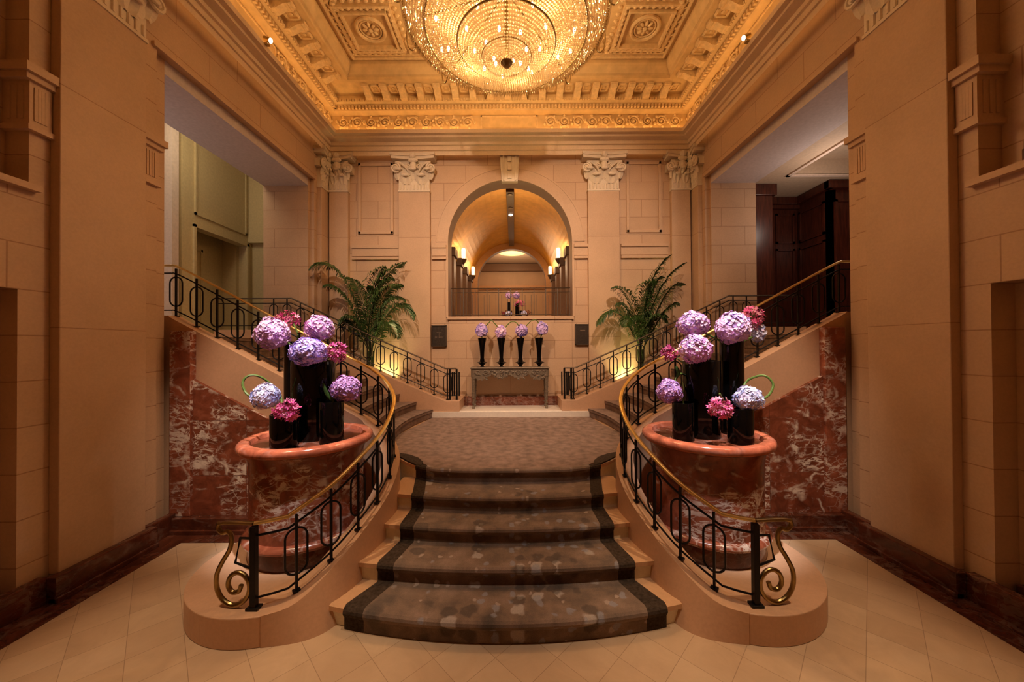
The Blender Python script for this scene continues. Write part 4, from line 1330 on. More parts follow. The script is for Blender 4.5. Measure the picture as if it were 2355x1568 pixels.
def hydrangea(px, py, wpx, hpx, D, pal, label, group, stem=None, n=640, seed=0):
    rnd = random.Random(seed + int(px * 7 + py))
    c = P(px, py, D); dist = math.hypot(c.x - CAM.x, D)
    k = D / F_PX; stretch = dist / D
    rx = wpx / 2 * k / stretch * 0.90; rz = hpx / 2 * k * 0.90; ry = rx * 0.95
    t = empty('hydrangea', c)
    m = MB()
    cols = PINKS[pal]
    g = PI * (3 - math.sqrt(5))
    tone = Vector((rnd.uniform(-1, 1), rnd.uniform(-1, 1), rnd.uniform(-1, 1))).normalized()
    size0 = (rx + rz) * 0.5 * 3.2 / math.sqrt(n)
    for i in range(n):
        zz = 1 - 2 * (i + 0.5) / n; r = math.sqrt(1 - zz * zz); th = g * i
        v = Vector((r * math.cos(th), r * math.sin(th), zz))
        lump = 1 + 0.07 * math.sin(5 * v.x + 3 * v.z) + 0.05 * math.sin(7 * v.y + 4 * v.z + px)
        pnt = Vector((v.x * rx, v.y * ry, v.z * rz)) * lump * rnd.uniform(0.92, 1.04)
        nn = (Vector((v.x / rx, v.y / ry, v.z / rz)).normalized() + Vector((rnd.gauss(0, .28), rnd.gauss(0, .28), rnd.gauss(0, .28)))).normalized()
        ix = min(3, max(0, int((v.dot(tone) * 0.5 + 0.5) * 2.2 + rnd.uniform(0, 1.8))))
        col = cols[ix]; f = rnd.uniform(0.78, 1.22)
        m.tint = tuple(min(1, q * f * 1.15) for q in col)
        floret(m, pnt, nn, size0 * rnd.uniform(0.85, 1.15), 4, 0.22, rnd.uniform(0, 2))
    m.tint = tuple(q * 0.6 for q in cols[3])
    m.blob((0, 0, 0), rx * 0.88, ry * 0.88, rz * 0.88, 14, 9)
    m.build('bloom', 'petal', t, recalc=False, ptint=True)
    if stem:
        pts = [Vector(q) - c for q in stem]
        ms = MB(); ms.tube(catmull(pts, 6), 0.012, 7); ms.build('stem', 'stem_green', t, smooth=True)
    return tag(t, label, 'flower', group)


def orchid(px, py, wpx, hpx, D, pal, label, group, n=70, stem=None):
    rnd = random.Random(int(px * 3 + py))
    c = P(px, py, D); k = D / F_PX; dist = math.hypot(c.x - CAM.x, D)
    rx = wpx / 2 * k / (dist / D) * 0.9; rz = hpx / 2 * k * 0.9; ry = min(rx, rz) * 0.8
    t = empty('orchid_cluster', c)
    m = MB(); cols = PINKS[pal]
    for i in range(n):
        v = Vector((rnd.gauss(0, 1), rnd.gauss(0, 1), rnd.gauss(0, 1))).normalized() * (rnd.uniform(0.45, 1) ** 0.5)
        pnt = Vector((v.x * rx, v.y * ry, v.z * rz * (1 - 0.35 * abs(v.x))))
        nn = (v + Vector((rnd.gauss(0, .5), -0.4, rnd.gauss(0, .5)))).normalized()
        f = rnd.uniform(0.6, 1.25); m.tint = tuple(min(1, q * f) for q in rnd.choice(cols))
        floret(m, pnt, nn, 0.034 * rnd.uniform(0.8, 1.25), 5, 0.45, rnd.uniform(0, 2), 0.26)
        if i % 5 == 0:
            m.tint = (0.75, 0.55, 0.25); m.octa(pnt + nn * 0.01, 0.006)
    m.build('petals', 'petal', t, recalc=False, ptint=True)
    ms = MB()
    for i in range(7):
        v = Vector((rnd.uniform(-.8, .8) * rx, rnd.uniform(-.5, .5) * ry, rnd.uniform(-.7, .7) * rz))
        ms.tube([v, (v + Vector((0, 0.02, -rz * 0.1))) * 0.4, Vector((0, 0.03, -rz * 0.15))], 0.005, 5)
    if stem:
        ms.tube(catmull([Vector(q) - c for q in stem], 5), 0.009, 6)
    ms.build('stem', 'stem_green', t)
    return tag(t, label, 'flower', group)


FL = 'flowers in the left pedestal arrangement'; FR = 'flowers in the right pedestal arrangement'
vt = lambda x, y, h: (x, y, PZ + h)
hydrangea(628, 766, 92, 76, 3.98, 'lilac', 'large pale lilac hydrangea head, highest and outermost on the left pedestal', FL, [P(640, 775, 4.0), P(668, 792, 4.03), vt(-2.486, 4.20, 1.0)])
hydrangea(736, 754, 76, 62, 4.12, 'pink', 'pink and lilac hydrangea at the top on the stair side of the left pedestal', FL, [P(720, 775, 4.1), P(705, 795, 4.1), vt(-2.45, 4.20, 1.0)])
hydrangea(711, 808, 98, 66, 3.74, 'violet', 'wide violet hydrangea covering the mouth of the middle vase on the left', FL, [P(708, 825, 3.78), vt(-2.17, 3.98, 0.76)])
hydrangea(612, 911, 76, 62, 3.58, 'blue', 'pale blue hydrangea hanging low on the outer edge of the left pedestal', FL,
          [P(592, 918, 3.58), P(567, 905, 3.6), P(558, 880, 3.62), P(572, 864, 3.66), P(598, 866, 3.72), P(625, 885, 3.8), P(645, 910, 3.9), vt(-2.25, 3.62, 0.26)])
hydrangea(797, 893, 78, 62, 3.86, 'mauve', 'mauve hydrangea leaning over the low vase beside the curved handrail', FL, [P(780, 905, 3.88), P(766, 925, 3.92), vt(-1.86, 3.80, 0.36)])
orchid(662, 733, 74, 42, 4.12, 'hotpink', 'hot pink orchid spray behind the highest lilac head on the left', FL, stem=[P(675, 745, 4.1), P(685, 770, 4.1), vt(-2.486, 4.20, 1.0)])
orchid(775, 808, 52, 52, 3.84, 'magenta', 'magenta orchid spray beside the violet hydrangea on the left', FL, stem=[P(760, 820, 3.85), vt(-2.15, 3.95, 0.77)])
orchid(661, 944, 78, 56, 3.46, 'magenta', 'magenta orchid spray over the shortest vase on the left pedestal', FL, n=85, stem=[P(665, 950, 3.5), vt(-2.24, 3.60, 0.25)])
hydrangea(1595, 744, 80, 60, 4.06, 'pink', 'pink hydrangea at the top on the stair side of the right pedestal', FR, [P(1610, 760, 4.05), P(1640, 775, 4.04), vt(2.56, 4.09, 1.0)])
hydrangea(1687, 753, 90, 78, 3.92, 'lilac', 'large pale lilac hydrangea on the tallest vase at the right', FR, [P(1687, 770, 3.95), vt(2.585, 4.10, 1.02)])
hydrangea(1600, 802, 84, 70, 3.78, 'pink', 'pink and cream hydrangea over the middle vase at the right', FR, [P(1605, 825, 3.8), vt(2.23, 3.93, 0.76)])
hydrangea(1744, 765, 38, 44, 4.14, 'blue', 'small pale blue hydrangea half hidden below the pink orchid on the right', FR, [P(1730, 775, 4.12), vt(2.61, 4.12, 1.0)], n=110)
hydrangea(1541, 899, 66, 58, 3.92, 'mauve', 'mauve hydrangea low on the stair side of the right pedestal', FR, [P(1550, 885, 3.95), P(1560, 862, 4.0), P(1572, 868, 4.05), vt(1.90, 3.84, 0.32)])
hydrangea(1722, 916, 78, 60, 3.66, 'blue', 'pale blue hydrangea hanging low on the outer edge of the right pedestal', FR,
          [P(1745, 922, 3.66), P(1768, 908, 3.68), P(1778, 884, 3.70), P(1762, 865, 3.74), P(1738, 866, 3.8), P(1712, 885, 3.85), vt(2.43, 3.71, 0.28)])
orchid(1730, 727, 66, 60, 4.12, 'hotpink', 'hot pink orchid spray at the very top of the right arrangement', FR, n=80, stem=[P(1720, 745, 4.1), P(1705, 775, 4.1), vt(2.585, 4.10, 1.0)])
orchid(1539, 812, 40, 38, 3.98, 'magenta', 'small magenta orchid spray beside the right curved handrail', FR, n=45, stem=[P(1555, 822, 3.95), P(1575, 835, 3.93), vt(2.20, 3.93, 0.78)])
orchid(1657, 937, 66, 62, 3.54, 'hotpink', 'hot pink orchid spray over the shortest vase on the right pedestal', FR, n=80, stem=[P(1655, 905, 3.58), P(1668, 925, 3.6), vt(2.42, 3.68, 0.28)])
for pts, D, lab in (([(742, 880), (752, 905), (768, 925)], 3.80, 'broad green leaf blade in front of the vases on the left pedestal'),
                    ([(1555, 842), (1560, 856), (1556, 868)], 3.95, 'short green leaf blade beside the vases on the right pedestal')):
    m = MB(); q = [P(a, c, D) for a, c in pts]; q = catmull(q, 5)
    m.tube(q, [0.006 + 0.016 * math.sin(PI * (i + 0.4) / (len(q) + 0.2)) for i in range(len(q))], 6, flat=(1, 0.25), up=(0, 1, 0))
    tag(m.build('leaf_blade', 'leaf_green', smooth=True), lab, 'leaf')

# ------------------------------------------------------------------ console table with four trumpet vases
ZA = 1.0
t = empty('console_table', (-0.015, 8.12, ZA))
HW, HD, TH = 0.86, 0.20, 0.925
m = MB(); m.box(-HW - 0.02, HW + 0.02, -HD - 0.02, HD + 0.02, TH - 0.035, TH); m.build('tabletop', 'silver_wood', t, bevel=0.008)
m = MB()
prof = []
for i in range(61):
    u = -1 + 2 * i / 60
    dz = 0.12 + 0.10 * abs(math.sin(u * PI * 2.0)) + 0.08 * (abs(u) ** 3) + 0.022 * math.sin(i * 1.9)
    prof.append((u * (HW - 0.04), dz))
for yy in (-HD + 0.01,):
    for (x0, d0), (x1, d1) in zip(prof, prof[1:]):
        m.add([(x0, yy - 0.008, TH - 0.03), (x1, yy - 0.008, TH - 0.03), (x1, yy - 0.008, TH - 0.03 - d1), (x0, yy - 0.008, TH - 0.03 - d0),
               (x0, yy + 0.008, TH - 0.03), (x1, yy + 0.008, TH - 0.03), (x1, yy + 0.008, TH - 0.03 - d1), (x0, yy + 0.008, TH - 0.03 - d0)],
              [(0, 3, 2, 1), (4, 5, 6, 7), (3, 7, 6, 2)])
rnd = random.Random(4)
for i in range(46):                                     # carved leaves on the apron
    x, d = prof[rnd.randint(1, 59)]
    m.blob((x + rnd.uniform(-.02, .02), -HD - 0.006, TH - 0.05 - rnd.uniform(0.1, 0.95) * d), 0.03, 0.012, 0.02, 6, 4, Matrix.Rotation(rnd.uniform(-1, 1), 3, 'Y'))
for k in range(9):
    x = -0.72 + 0.18 * k
    m.torus((x, -HD - 0.005, TH - 0.12), 0.05, 0.008, 14, 5, axis='Y')
m.build('carved_apron', 'silver_wood', t)
for sx in (-1, 1):
    for sy in (-1, 1):
        m = MB()
        m.tube([(0, 0, 0), (0, 0, 0.04), (0, 0, 0.06), (0, 0, 0.30), (0, 0, 0.60), (0, 0, 0.70), (0, 0, 0.72), (0, 0, TH - 0.03)],
               [0.030, 0.030, 0.020, 0.028, 0.040, 0.046, 0.055, 0.055], 8)
        for k in range(5): m.tube([(0, 0, 0.12 + 0.12 * k), (0, 0, 0.135 + 0.12 * k)], 0.042, 8)
        o = m.build('leg', 'silver_wood', t); o.location = (sx * (HW - 0.045), sy * (HD - 0.05), 0)
tag(t, 'carved silver-grey console table with a scalloped apron against the wall', 'table')
xs4 = [1109, 1153, 1197, 1240]
heads = [(1108, 759, 29, 31, 'violet'), (1152, 763, 26, 31, 'lilac'), (1200, 760, 28, 30, 'violet'), (1247, 755, 27, 31, 'violet')]
names4 = ['first', 'second', 'third', 'fourth']
tz = ZA + 0.925
for i, px in enumerate(xs4):
    b_ = P(px, 838, 8.10)
    t = empty('trumpet_vase', (b_.x, 8.10, tz))
    m = MB(); m.lathe([(0.020, 0.0), (0.030, 0.015), (0.030, 0.02), (0.045, 0.045), (0.075, 0.075), (0.118, 0.092), (0.120, 0.100), (0.060, 0.125), (0.055, 0.15), (0.045, 0.20), (0.050, 0.32), (0.065, 0.48), (0.088, 0.60), (0.098, 0.655), (0.088, 0.655), (0.05, 0.55), (0.0001, 0.5)], n=24)
    m.build('trumpet_body', 'black_glass', t, smooth=True)
    m = MB(); m.lathe([(0.05, 0.0), (0.05, 0.012), (0.02, 0.02)], n=20); m.build('foot', 'black_glass', t)
    tag(t, f'slender black trumpet vase, {names4[i]} from the left on the console table', 'vase', 'trumpet vases on the console table')
    hx, hy, hw, hh, pal = heads[i]
    stem = [P(hx, hy + 8, 8.1), (b_.x, 8.10, tz + 0.52)]
    if i < 3:
        nx, ny = heads[i + 1][0] - 8, heads[i + 1][1] - 12
        mx = (hx + nx) / 2
        extra = [P(hx + 8, hy - 8, 8.08), P(hx + 18, hy - 19, 8.06), P(mx + 4, hy - 23, 8.06), P(nx - 6, ny - 7, 8.06), P(nx + 2, ny + 3, 8.08)]
    h = hydrangea(hx, hy, hw, hh, 8.10, pal, f'small {"pinkish" if i == 1 else "blue-violet"} hydrangea ball in the {names4[i]} trumpet vase from the left', 'hydrangeas on the console table', stem, n=120)
    if i < 3:
        ms = MB(); ms.tube(catmull([Vector(q) - h.location for q in extra], 5), 0.011, 6); ms.build('arched_stem', 'stem_green', h)

# ------------------------------------------------------------------ palms
def palm(s, base_px, D, fr, label, seed):
    rnd = random.Random(seed)
    b0 = P(base_px, 842, D); zb = 1.15
    t = empty('potted_palm', (b0.x, D, zb))
    O = Vector((b0.x, D, zb))
    m = MB(); m.lathe([(0.15, 0), (0.17, 0.03), (0.20, 0.42), (0.215, 0.44), (0.215, 0.47), (0.19, 0.47), (0.18, 0.42), (0.0001, 0.42)], n=28)
    m.build('pot', 'dark_pot', t, smooth=True)
    m = MB()
    for k in range(7):
        a = k * 0.9; m.tube([(0.06 * math.cos(a), 0.06 * math.sin(a), 0.40), (0.05 * math.cos(a), 0.05 * math.sin(a), 0.85), (0.07 * math.cos(a), 0.05 * math.sin(a), 1.15)], [0.022, 0.017, 0.012], 6)
    m.build('stems', 'palm_stem', t, smooth=True)
    for (cx_, cy_, tx, ty, dD, L) in fr:
        st = Vector((rnd.uniform(-.05, .05), rnd.uniform(-.05, .05), 0.95))
        c1 = P(cx_, cy_, D + dD * 0.5) - O; tip = P(tx, ty, D + dD) - O
        pts = []
        n = 26
        for i in range(n + 1):
            u = i / n
            pts.append((1 - u) ** 2 * st + 2 * u * (1 - u) * c1 + u * u * tip)
        m = MB(); m.tube(pts, [0.010 * (1 - 0.75 * i / n) for i in range(n + 1)], 5)
        for i in range(4, n + 1):
            for sub in (0, 0.34, 0.67):
                u = min(1.0, (i + sub) / n); j = min(n - 1, int(u * n)); f_ = u * n - j
                p = pts[j].lerp(pts[j + 1], f_) if j < n else pts[n]
                tan = (pts[min(j + 1, n)] - pts[max(j - 1, 0)]).normalized()
                sd = tan.cross(Vector((0, 0, 1)))
                if sd.length < 0.1: sd = Vector((1, 0, 0))
                sd.normalize(); upv = sd.cross(tan).normalized()
                ln = 1.35 * L * (math.sin(PI * min(1, u * 0.92 + 0.10)) ** 0.6) * rnd.uniform(0.85, 1.1) + 0.03
                for sg in (-1, 1):
                    d = (tan * 0.62 + sd * sg * 0.78 + upv * 0.12 + Vector((rnd.gauss(0, .07), rnd.gauss(0, .07), rnd.gauss(0, .07)))).normalized()
                    q1 = p + d * ln * 0.45; q2 = p + d * ln * 0.80 + Vector((0, 0, -ln * 0.22)); q3 = p + d * ln * 0.96 + Vector((0, 0, -ln * 0.50))
                    wd = d.cross(Vector((0, 0, 1)))
                    if wd.length < 0.1: wd = upv.copy()
                    wd = (wd.normalized() * 0.5 + upv * 0.5).normalized() * 0.013
                    m.add([p, q1 + wd, q1 - wd, q2 + wd * 0.8, q2 - wd * 0.8, q3], [(0, 1, 2), (1, 3, 4, 2), (3, 5, 4)])
        m.build('frond', 'leaf_green', t, recalc=False)
    tag(t, label, 'plant', 'potted palms')


palm(-1, 853, 8.10, [(800, 560, 712, 620, -0.3, 0.30), (830, 640, 934, 602, 0.0, 0.34), (905, 640, 950, 735, -0.15, 0.30), (880, 690, 915, 778, -0.3, 0.26),
                     (820, 690, 778, 748, -0.3, 0.26), (800, 640, 745, 660, -0.25, 0.24), (850, 640, 905, 640, 0.1, 0.32), (838, 640, 885, 612, -0.2, 0.30),
                     (870, 660, 930, 690, 0.15, 0.32), (840, 660, 842, 660, -0.4, 0.26), (800, 700, 800, 760, 0.1, 0.22), (860, 650, 925, 655, -0.25, 0.30), (835, 640, 800, 640, 0.15, 0.28)],
     'potted palm with drooping dark green fronds behind the left rear railing', 3)
palm(1, 1474, 8.10, [(1470, 640, 1543, 586, 0.0, 0.28), (1500, 640, 1578, 604, -0.1, 0.24), (1520, 640, 1572, 655, 0.1, 0.26), (1460, 650, 1408, 662, -0.15, 0.26),
                     (1430, 660, 1373, 748, -0.2, 0.28), (1530, 690, 1560, 700, -0.2, 0.24), (1490, 640, 1520, 640, 0.15, 0.30), (1455, 690, 1418, 700, 0.1, 0.26),
                     (1500, 690, 1530, 740, -0.3, 0.24), (1460, 690, 1440, 750, -0.35, 0.24), (1475, 640, 1500, 650, -0.35, 0.28), (1480, 680, 1492, 745, -0.1, 0.22)],
     'potted palm with upright feathery fronds behind the right rear railing', 9)
for s, px in ((-1, 884), (1, 1440)):
    q = P(px, 830, 8.3)
    t = empty('uplight', (q.x, 8.28, 1.15))
    m = MB(); m.lathe([(0.05, 0), (0.05, 0.10), (0.06, 0.12), (0.05, 0.12)], n=16); m.build('housing', 'black_iron', t)
    m = MB(); m.lathe([(0.045, 0.115), (0.045, 0.122)], n=16); m.build('lens', 'uplight_glow', t)
    tag(t, f'small uplight on the ledge beside the {side(s)} palm', 'light', 'palm uplights')
    spot('palm_uplight', (q.x, 8.26, 1.30), (q.x - s * 0.05, 8.47, 2.6), LP['palm'] * 1.3, (1.0, 0.82, 0.34), 80, 0.8, 0.03)

# ------------------------------------------------------------------ chandelier
t = empty('chandelier', (CH.x, CH.y, 6.5))
Z0 = 6.5


def zc(r):                                              # bowl underside, local height
    if r < 0.72: return 0.05 + 0.26 * (r / 0.72) ** 2
    if r < 1.17: return 0.33 + 0.13 * ((r - 0.72) / 0.45) ** 1.4
    return 0.46 + 0.20 * ((r - 1.17) / 0.305) ** 1.2


m = MB()
m.torus((0, 0, 0.665), 1.475, 0.028, 72, 8); m.torus((0, 0, 0.46), 1.17, 0.010, 64, 6); m.torus((0, 0, 0.315), 0.715, 0.014, 48, 6); m.torus((0, 0, 0.13), 0.36, 0.010, 36, 6)
m.lathe([(0.02, -0.02), (0.05, 0.0), (0.06, 0.03), (0.09, 0.05), (0.09, 0.08), (0.03, 0.12), (0.03, 1.86), (0.0001, 1.86)], n=20)
m.lathe([(0.22, 1.82), (0.24, 1.88), (0.0001, 1.88)], n=28)
for k in range(8):
    a = k * PI / 4
    m.tube([(0.03 * math.cos(a), 0.03 * math.sin(a), 1.1), (0.7 * math.cos(a), 0.7 * math.sin(a), 0.9), (1.475 * math.cos(a), 1.475 * math.sin(a), 0.665)], 0.012, 5)
m.build('frame', 'aged_brass', t, smooth=True)
rb = random.Random(11)
m = MB()
for i in range(18):                                     # inner bowl
    r = 0.10 + 0.60 * i / 17; n = max(24, int(2 * PI * r / 0.036))
    for k in range(n):
        a = 2 * PI * (k + 0.5 * (i % 2)) / n
        m.pyr((r * math.cos(a), r * math.sin(a), zc(r)), 0.0165, 0.016, rb)
m.build('inner_bead_bowl', 'crystal', t, recalc=False)
m = MB()
for i in range(13):
    r = 0.735 + 0.43 * i / 12; n = int(2 * PI * r / 0.037)
    for k in range(n):
        a = 2 * PI * (k + 0.5 * (i % 2)) / n
        m.pyr((r * math.cos(a), r * math.sin(a), zc(r)), 0.0165, 0.016, rb)
m.build('outer_bead_bowl', 'crystal', t, recalc=False)
m = MB()
for k in range(230):                                    # prism fringe of the rim
    a = 2 * PI * k / 230
    for i in range(9):
        r = 1.19 + 0.28 * i / 8
        m.pyr((r * math.cos(a), r * math.sin(a), zc(r)), 0.021, 0.040, rb)
    m.octa((1.482 * math.cos(a), 1.482 * math.sin(a), 0.62), 0.013, 0.05)
m.build('prism_fringe', 'crystal', t, recalc=False)
m = MB()
for k in range(90):                                     # upper crown of bead strings
    a = 2 * PI * k / 90
    for i in range(14):
        u = i / 13; r = 1.45 - 0.95 * u - 0.25 * math.sin(PI * u); m.octa((r * math.cos(a), r * math.sin(a), 0.68 + 0.75 * u * u), 0.012)
m.build('bead_strings', 'crystal', t, recalc=False)
mb_ = MB(); mb_.blob((0, 0, 0), 0.020, 0.020, 0.042, 8, 6)
mb_c = MB(); mb_c.lathe([(0.016, -0.14), (0.016, -0.035), (0.0001, -0.035)], n=10)
bulb0 = mb_.build('bulb', 'bulb_glow', t, smooth=True)
bl = []
for (nn, r, z, off) in ((6, 0.30, 0.30, 0.2), (9, 0.58, 0.48, 0.5), (12, 1.02, 0.62, 0.1)):
    for k in range(nn):
        a = off + 2 * PI * k / nn; bl.append((r * math.cos(a), r * math.sin(a), z))
for k, p in enumerate(bl):
    o = bulb0 if k == 0 else bulb0.copy()
    if k: COL.objects.link(o); o.parent = t
    o.location = p
arm0 = None
for k in range(12):
    a = 2 * PI * (k + 0.5) / 12 + 0.02
    if arm0 is None:
        m = MB(); m.tube(catmull([(1.46, 0, 0.70), (1.47, 0, 0.60), (1.53, 0, 0.55), (1.60, 0, 0.62), (1.63, 0, 0.78), (1.63, 0, 1.02)], 6), 0.010, 6)
        m.lathe([(0.012, 1.00), (0.045, 1.03), (0.05, 1.05), (0.02, 1.055)], 1.63, 0, n=12)
        arm = m.build('arm', 'aged_brass', t, smooth=True)
        mc = MB(); mc.lathe([(0.022, 1.05), (0.022, 1.14), (0.0001, 1.14)], 1.63, 0, n=10); cd = mc.build('candle', 'candle_ivory', arm)
        mf = MB(); mf.blob((1.63, 0, 1.19), 0.026, 0.026, 0.055, 8, 6); fl = mf.build('candle_bulb', 'bulb_glow', arm, smooth=True)
        arm0 = (arm, cd, fl)
    else:
        arm = arm0[0].copy(); COL.objects.link(arm); arm.parent = t
        for q in arm0[1:]:
            c_ = q.copy(); COL.objects.link(c_); c_.parent = arm
    arm.rotation_euler = (0, 0, a)
tag(t, 'great glowing crystal bead chandelier hanging under the coffered ceiling', 'chandelier')

# ------------------------------------------------------------------ vaulted hall beyond the arch
YV0, YV1 = YW + 0.47, 14.15
b = MB(); b.box(-2.4, 2.4, YV0, 21, ZU - 0.2, ZU); struct('floor', b, 'white_marble', 'floor of the vaulted hall beyond the arch')
b = MB(); seg = 28; RV = 1.60
for i in range(seg):
    a0, a1 = PI * i / seg, PI * (i + 1) / seg
    b.quad((RV * math.cos(a0), YV0, ACZ + RV * math.sin(a0)), (RV * math.cos(a1), YV0, ACZ + RV * math.sin(a1)), (RV * math.cos(a1), YV1, ACZ + RV * math.sin(a1)), (RV * math.cos(a0), YV1, ACZ + RV * math.sin(a0)))
struct('ceiling', b, 'vault_gold', 'gold leaf barrel vault of the hall beyond the arch', recalc=False, smooth=True)
b = MB()
for s in (-1, 1):
    b.mi = 0; b.box(s * 1.62, s * 1.8, YV0, YV1, ZU, ACZ + 0.05)
    b.mi = 1
    for y in (9.6, 10.8, 12.0, 13.3): b.box(s * 1.50, s * 1.63, y - 0.18, y + 0.18, ZU, 4.80)
    b.mi = 2
    for y in (9.6, 10.8, 12.0, 13.3): b.box(s * 1.46, s * 1.63, y - 0.22, y + 0.22, 4.80, 5.02)
struct('wall_inner', b, ['vault_gold', 'hall_brown', 'ridge_brown'], 'gilded side walls with dark pilasters in the vaulted hall')
b = MB(); arch_wall(b, YV1, YV1 + 0.3, 2.4, 7.6, 1.355, 4.90, ZU, ZU); struct('wall_far', b, ['hall_orange', 'hall_brown'], 'second round arch at the far end of the vault', recalc=False)
b = MB(); b.box(-3.2, 3.2, 20, 20.2, ZU, 7.6); b.box(-3.2, -3.0, YV1 + .3, 20, ZU, 7.6); b.box(3.0, 3.2, YV1 + .3, 20, ZU, 7.6)
b.mi = 1; b.box(-3.0, 3.0, 19.7, 20, 6.55, 6.95); b.mi = 2; b.box(-3.0, 3.0, 19.85, 20, 5.55, 5.75)
struct('wall_rear', b, ['limestone', 'hall_brown', 'hall_orange'], 'pale far wall of the room past the vault')
b = MB(); b.box(-3.2, 3.2, YV1 + .3, 20.2, 7.0, 7.1); struct('ceiling', b, 'ceiling_paint', 'flat ceiling of the room past the vault')
m = MB(); m.lathe([(0.66, 6.93), (0.70, 6.99), (0.0001, 6.99)], 0.0, 17.3, n=40); tag(m.build('oval_ceiling_light', 'oval_glow'), 'round glowing ceiling light past the second arch', 'ceiling light')
t = empty('ridge_beam', (0.0, 11.6, 6.36))
m = MB(); m.box(-0.10, 0.10, -2.5, 2.5, -0.02, 0.12); m.build('beam', 'ridge_brown', t)
for yy in (-1.45, -0.9, -2.35):
    m = MB(); m.lathe([(0.06, -0.035), (0.065, -0.02), (0.0001, -0.02)], 0, yy, n=14); m.build('downlight', 'lens_glow' if yy == -0.9 else 'silver_wood', t)
tag(t, 'dark brown ridge strip with small downlights along the gold vault', 'beam')
for s in (-1, 1):
    for y in (10.8, 13.3):
        t = empty('wall_sconce', (s * 1.50, y, 5.02))
        m = MB(); m.lathe([(0.02, -0.14), (0.07, -0.06), (0.10, 0.0), (0.10, 0.02), (0.0001, 0.02)], -s * 0.06, 0, n=14); m.build('bracket', 'ridge_brown', t)
        m = MB(); m.lathe([(0.055, 0.02), (0.06, 0.30), (0.05, 0.34), (0.0001, 0.34)], -s * 0.06, 0, n=14); m.build('glass_shade', 'sconce_glow', t, smooth=True)
        tag(t, f'glowing wall sconce at the {"near" if y < 12 else "far"} end of the vault\'s {side(s)} wall', 'sconce', 'sconces in the vaulted hall')
        point('sconce_lamp', (s * 1.22, y, 5.35), LP['hall'] * 0.55, AMBER, 0.06)
point('hall_lamp', (0, 17.3, 6.2), LP['hall'] * 9, (1.0, 0.66, 0.40), 0.3)
point('vault_fill', (0, 10.7, 5.5), LP['hall'] * 1.6, WARM, 0.12)  # added unseen light that brightens the crown of the vault

# round table with arrangement in the hall
t = empty('round_table', (-0.03, 10.1, ZU))
m = MB(); m.lathe([(0.42, 0.62), (0.42, 0.66), (0.0001, 0.66)], n=32); m.build('tabletop', 'mahogany', t)
m = MB(); m.lathe([(0.20, 0), (0.20, 0.03), (0.05, 0.08), (0.05, 0.62)], n=20); m.build('pedestal_leg', 'mahogany', t)
tag(t, 'round dark wood table behind the balcony railing under the arch', 'table')
HZ = ZU + 0.66
GH = 'small black vases behind the balcony railing'
for px, h, r, lab in ((1170, 0.42, 0.05, 'tall thin black vase, left of the pair behind the balcony railing'), (1189, 0.40, 0.05, 'tall thin black vase, right of the pair behind the balcony railing'),
                      (1172, 0.16, 0.07, 'low black vase, left of the two at the front behind the balcony railing'), (1196, 0.16, 0.07, 'low black vase, right of the two at the front behind the balcony railing')):
    D = 10.1 if h > 0.2 else 9.88
    q = P(px, 700, D); vase(q.x, D, HZ, r, h, lab, GH)
GF = 'small flowers behind the balcony railing'
hydrangea(1170, 679, 15, 15, 10.1, 'lilac', 'tiny lilac flower head on the left tall vase behind the balcony', GF, n=60)
hydrangea(1188, 679, 16, 16, 10.1, 'lilac', 'tiny lilac flower head on the right tall vase behind the balcony', GF, n=60)
hydrangea(1170, 721, 15, 12, 9.8, 'blue', 'tiny pale flower low at the left behind the balcony railing', GF, n=50)
hydrangea(1205, 720, 13, 12, 9.8, 'blue', 'tiny pale flower low at the right behind the balcony railing', GF, n=50)
orchid(1195, 698, 34, 18, 10.0, 'magenta', 'tiny magenta spray among the vases behind the balcony railing', GF, n=36)
rnd = random.Random(5)
for px, lab in ((1158, 'dark red foliage spilling left of the small vases behind the balcony'), (1212, 'dark red foliage spilling right of the small vases behind the balcony')):
    q = P(px, 708, 10.0); t = empty('red_foliage', (q.x, 10.0, HZ)); m = MB()
    for i in range(26):
        a = rnd.uniform(0, 2 * PI); L = rnd.uniform(0.08, 0.20); z = rnd.uniform(0.02, 0.2)
        m.tube([(0, 0, 0.02), (L * 0.5 * math.cos(a), L * 0.3 * math.sin(a), z), (L * math.cos(a), L * 0.6 * math.sin(a), z * 0.7)], [0.005, 0.014, 0.003], 4, flat=(1, 0.4))
    m.build('leaves', 'red_foliage', t); tag(t, lab, 'foliage', GF)

# ------------------------------------------------------------------ room beyond the left opening
b = MB()
b.box(-7.1, -6.9, 7.5, 7.8, ZU, 7.6)                     # wall with a door recess
b.box(-7.1, -6.9, 9.3, 9.5, ZU, 7.6); b.box(-7.1, -6.9, 7.8, 9.3, 5.04, 7.6)
b.box(-9, -7.1, 9.2, 9.4, ZU, 7.6); b.box(-8.3, -7.0, 7.4, 7.8, ZU, 7.6)
b.box(-7.0, -5.5, 9.5, 9.7, ZU, 7.6); b.box(-6.95, -6.2, 9.35, 9.5, 5.15, 7.6)
b.box(-7.6, -7.45, 7.7, 9.3, ZU, 7.6)
WL = struct('wall_beyond_left', b, 'cream_paint', 'cream panelled wall of the room beyond the left opening')
m = MB()                                                # raised panel frame
for (y0, y1, z0, z1) in ((7.78, 7.82, 5.32, 7.3), (9.25, 9.29, 5.32, 7.3), (7.78, 9.29, 5.32, 5.37)): m.box(-6.91, -6.87, y0, y1, z0, z1)
for (y0, y1, z0, z1) in ((7.74, 7.80, ZU, 5.10), (9.28, 9.36, ZU, 5.10), (7.74, 9.36, 5.04, 5.12)): m.box(-6.91, -6.86, y0, y1, z0, z1)
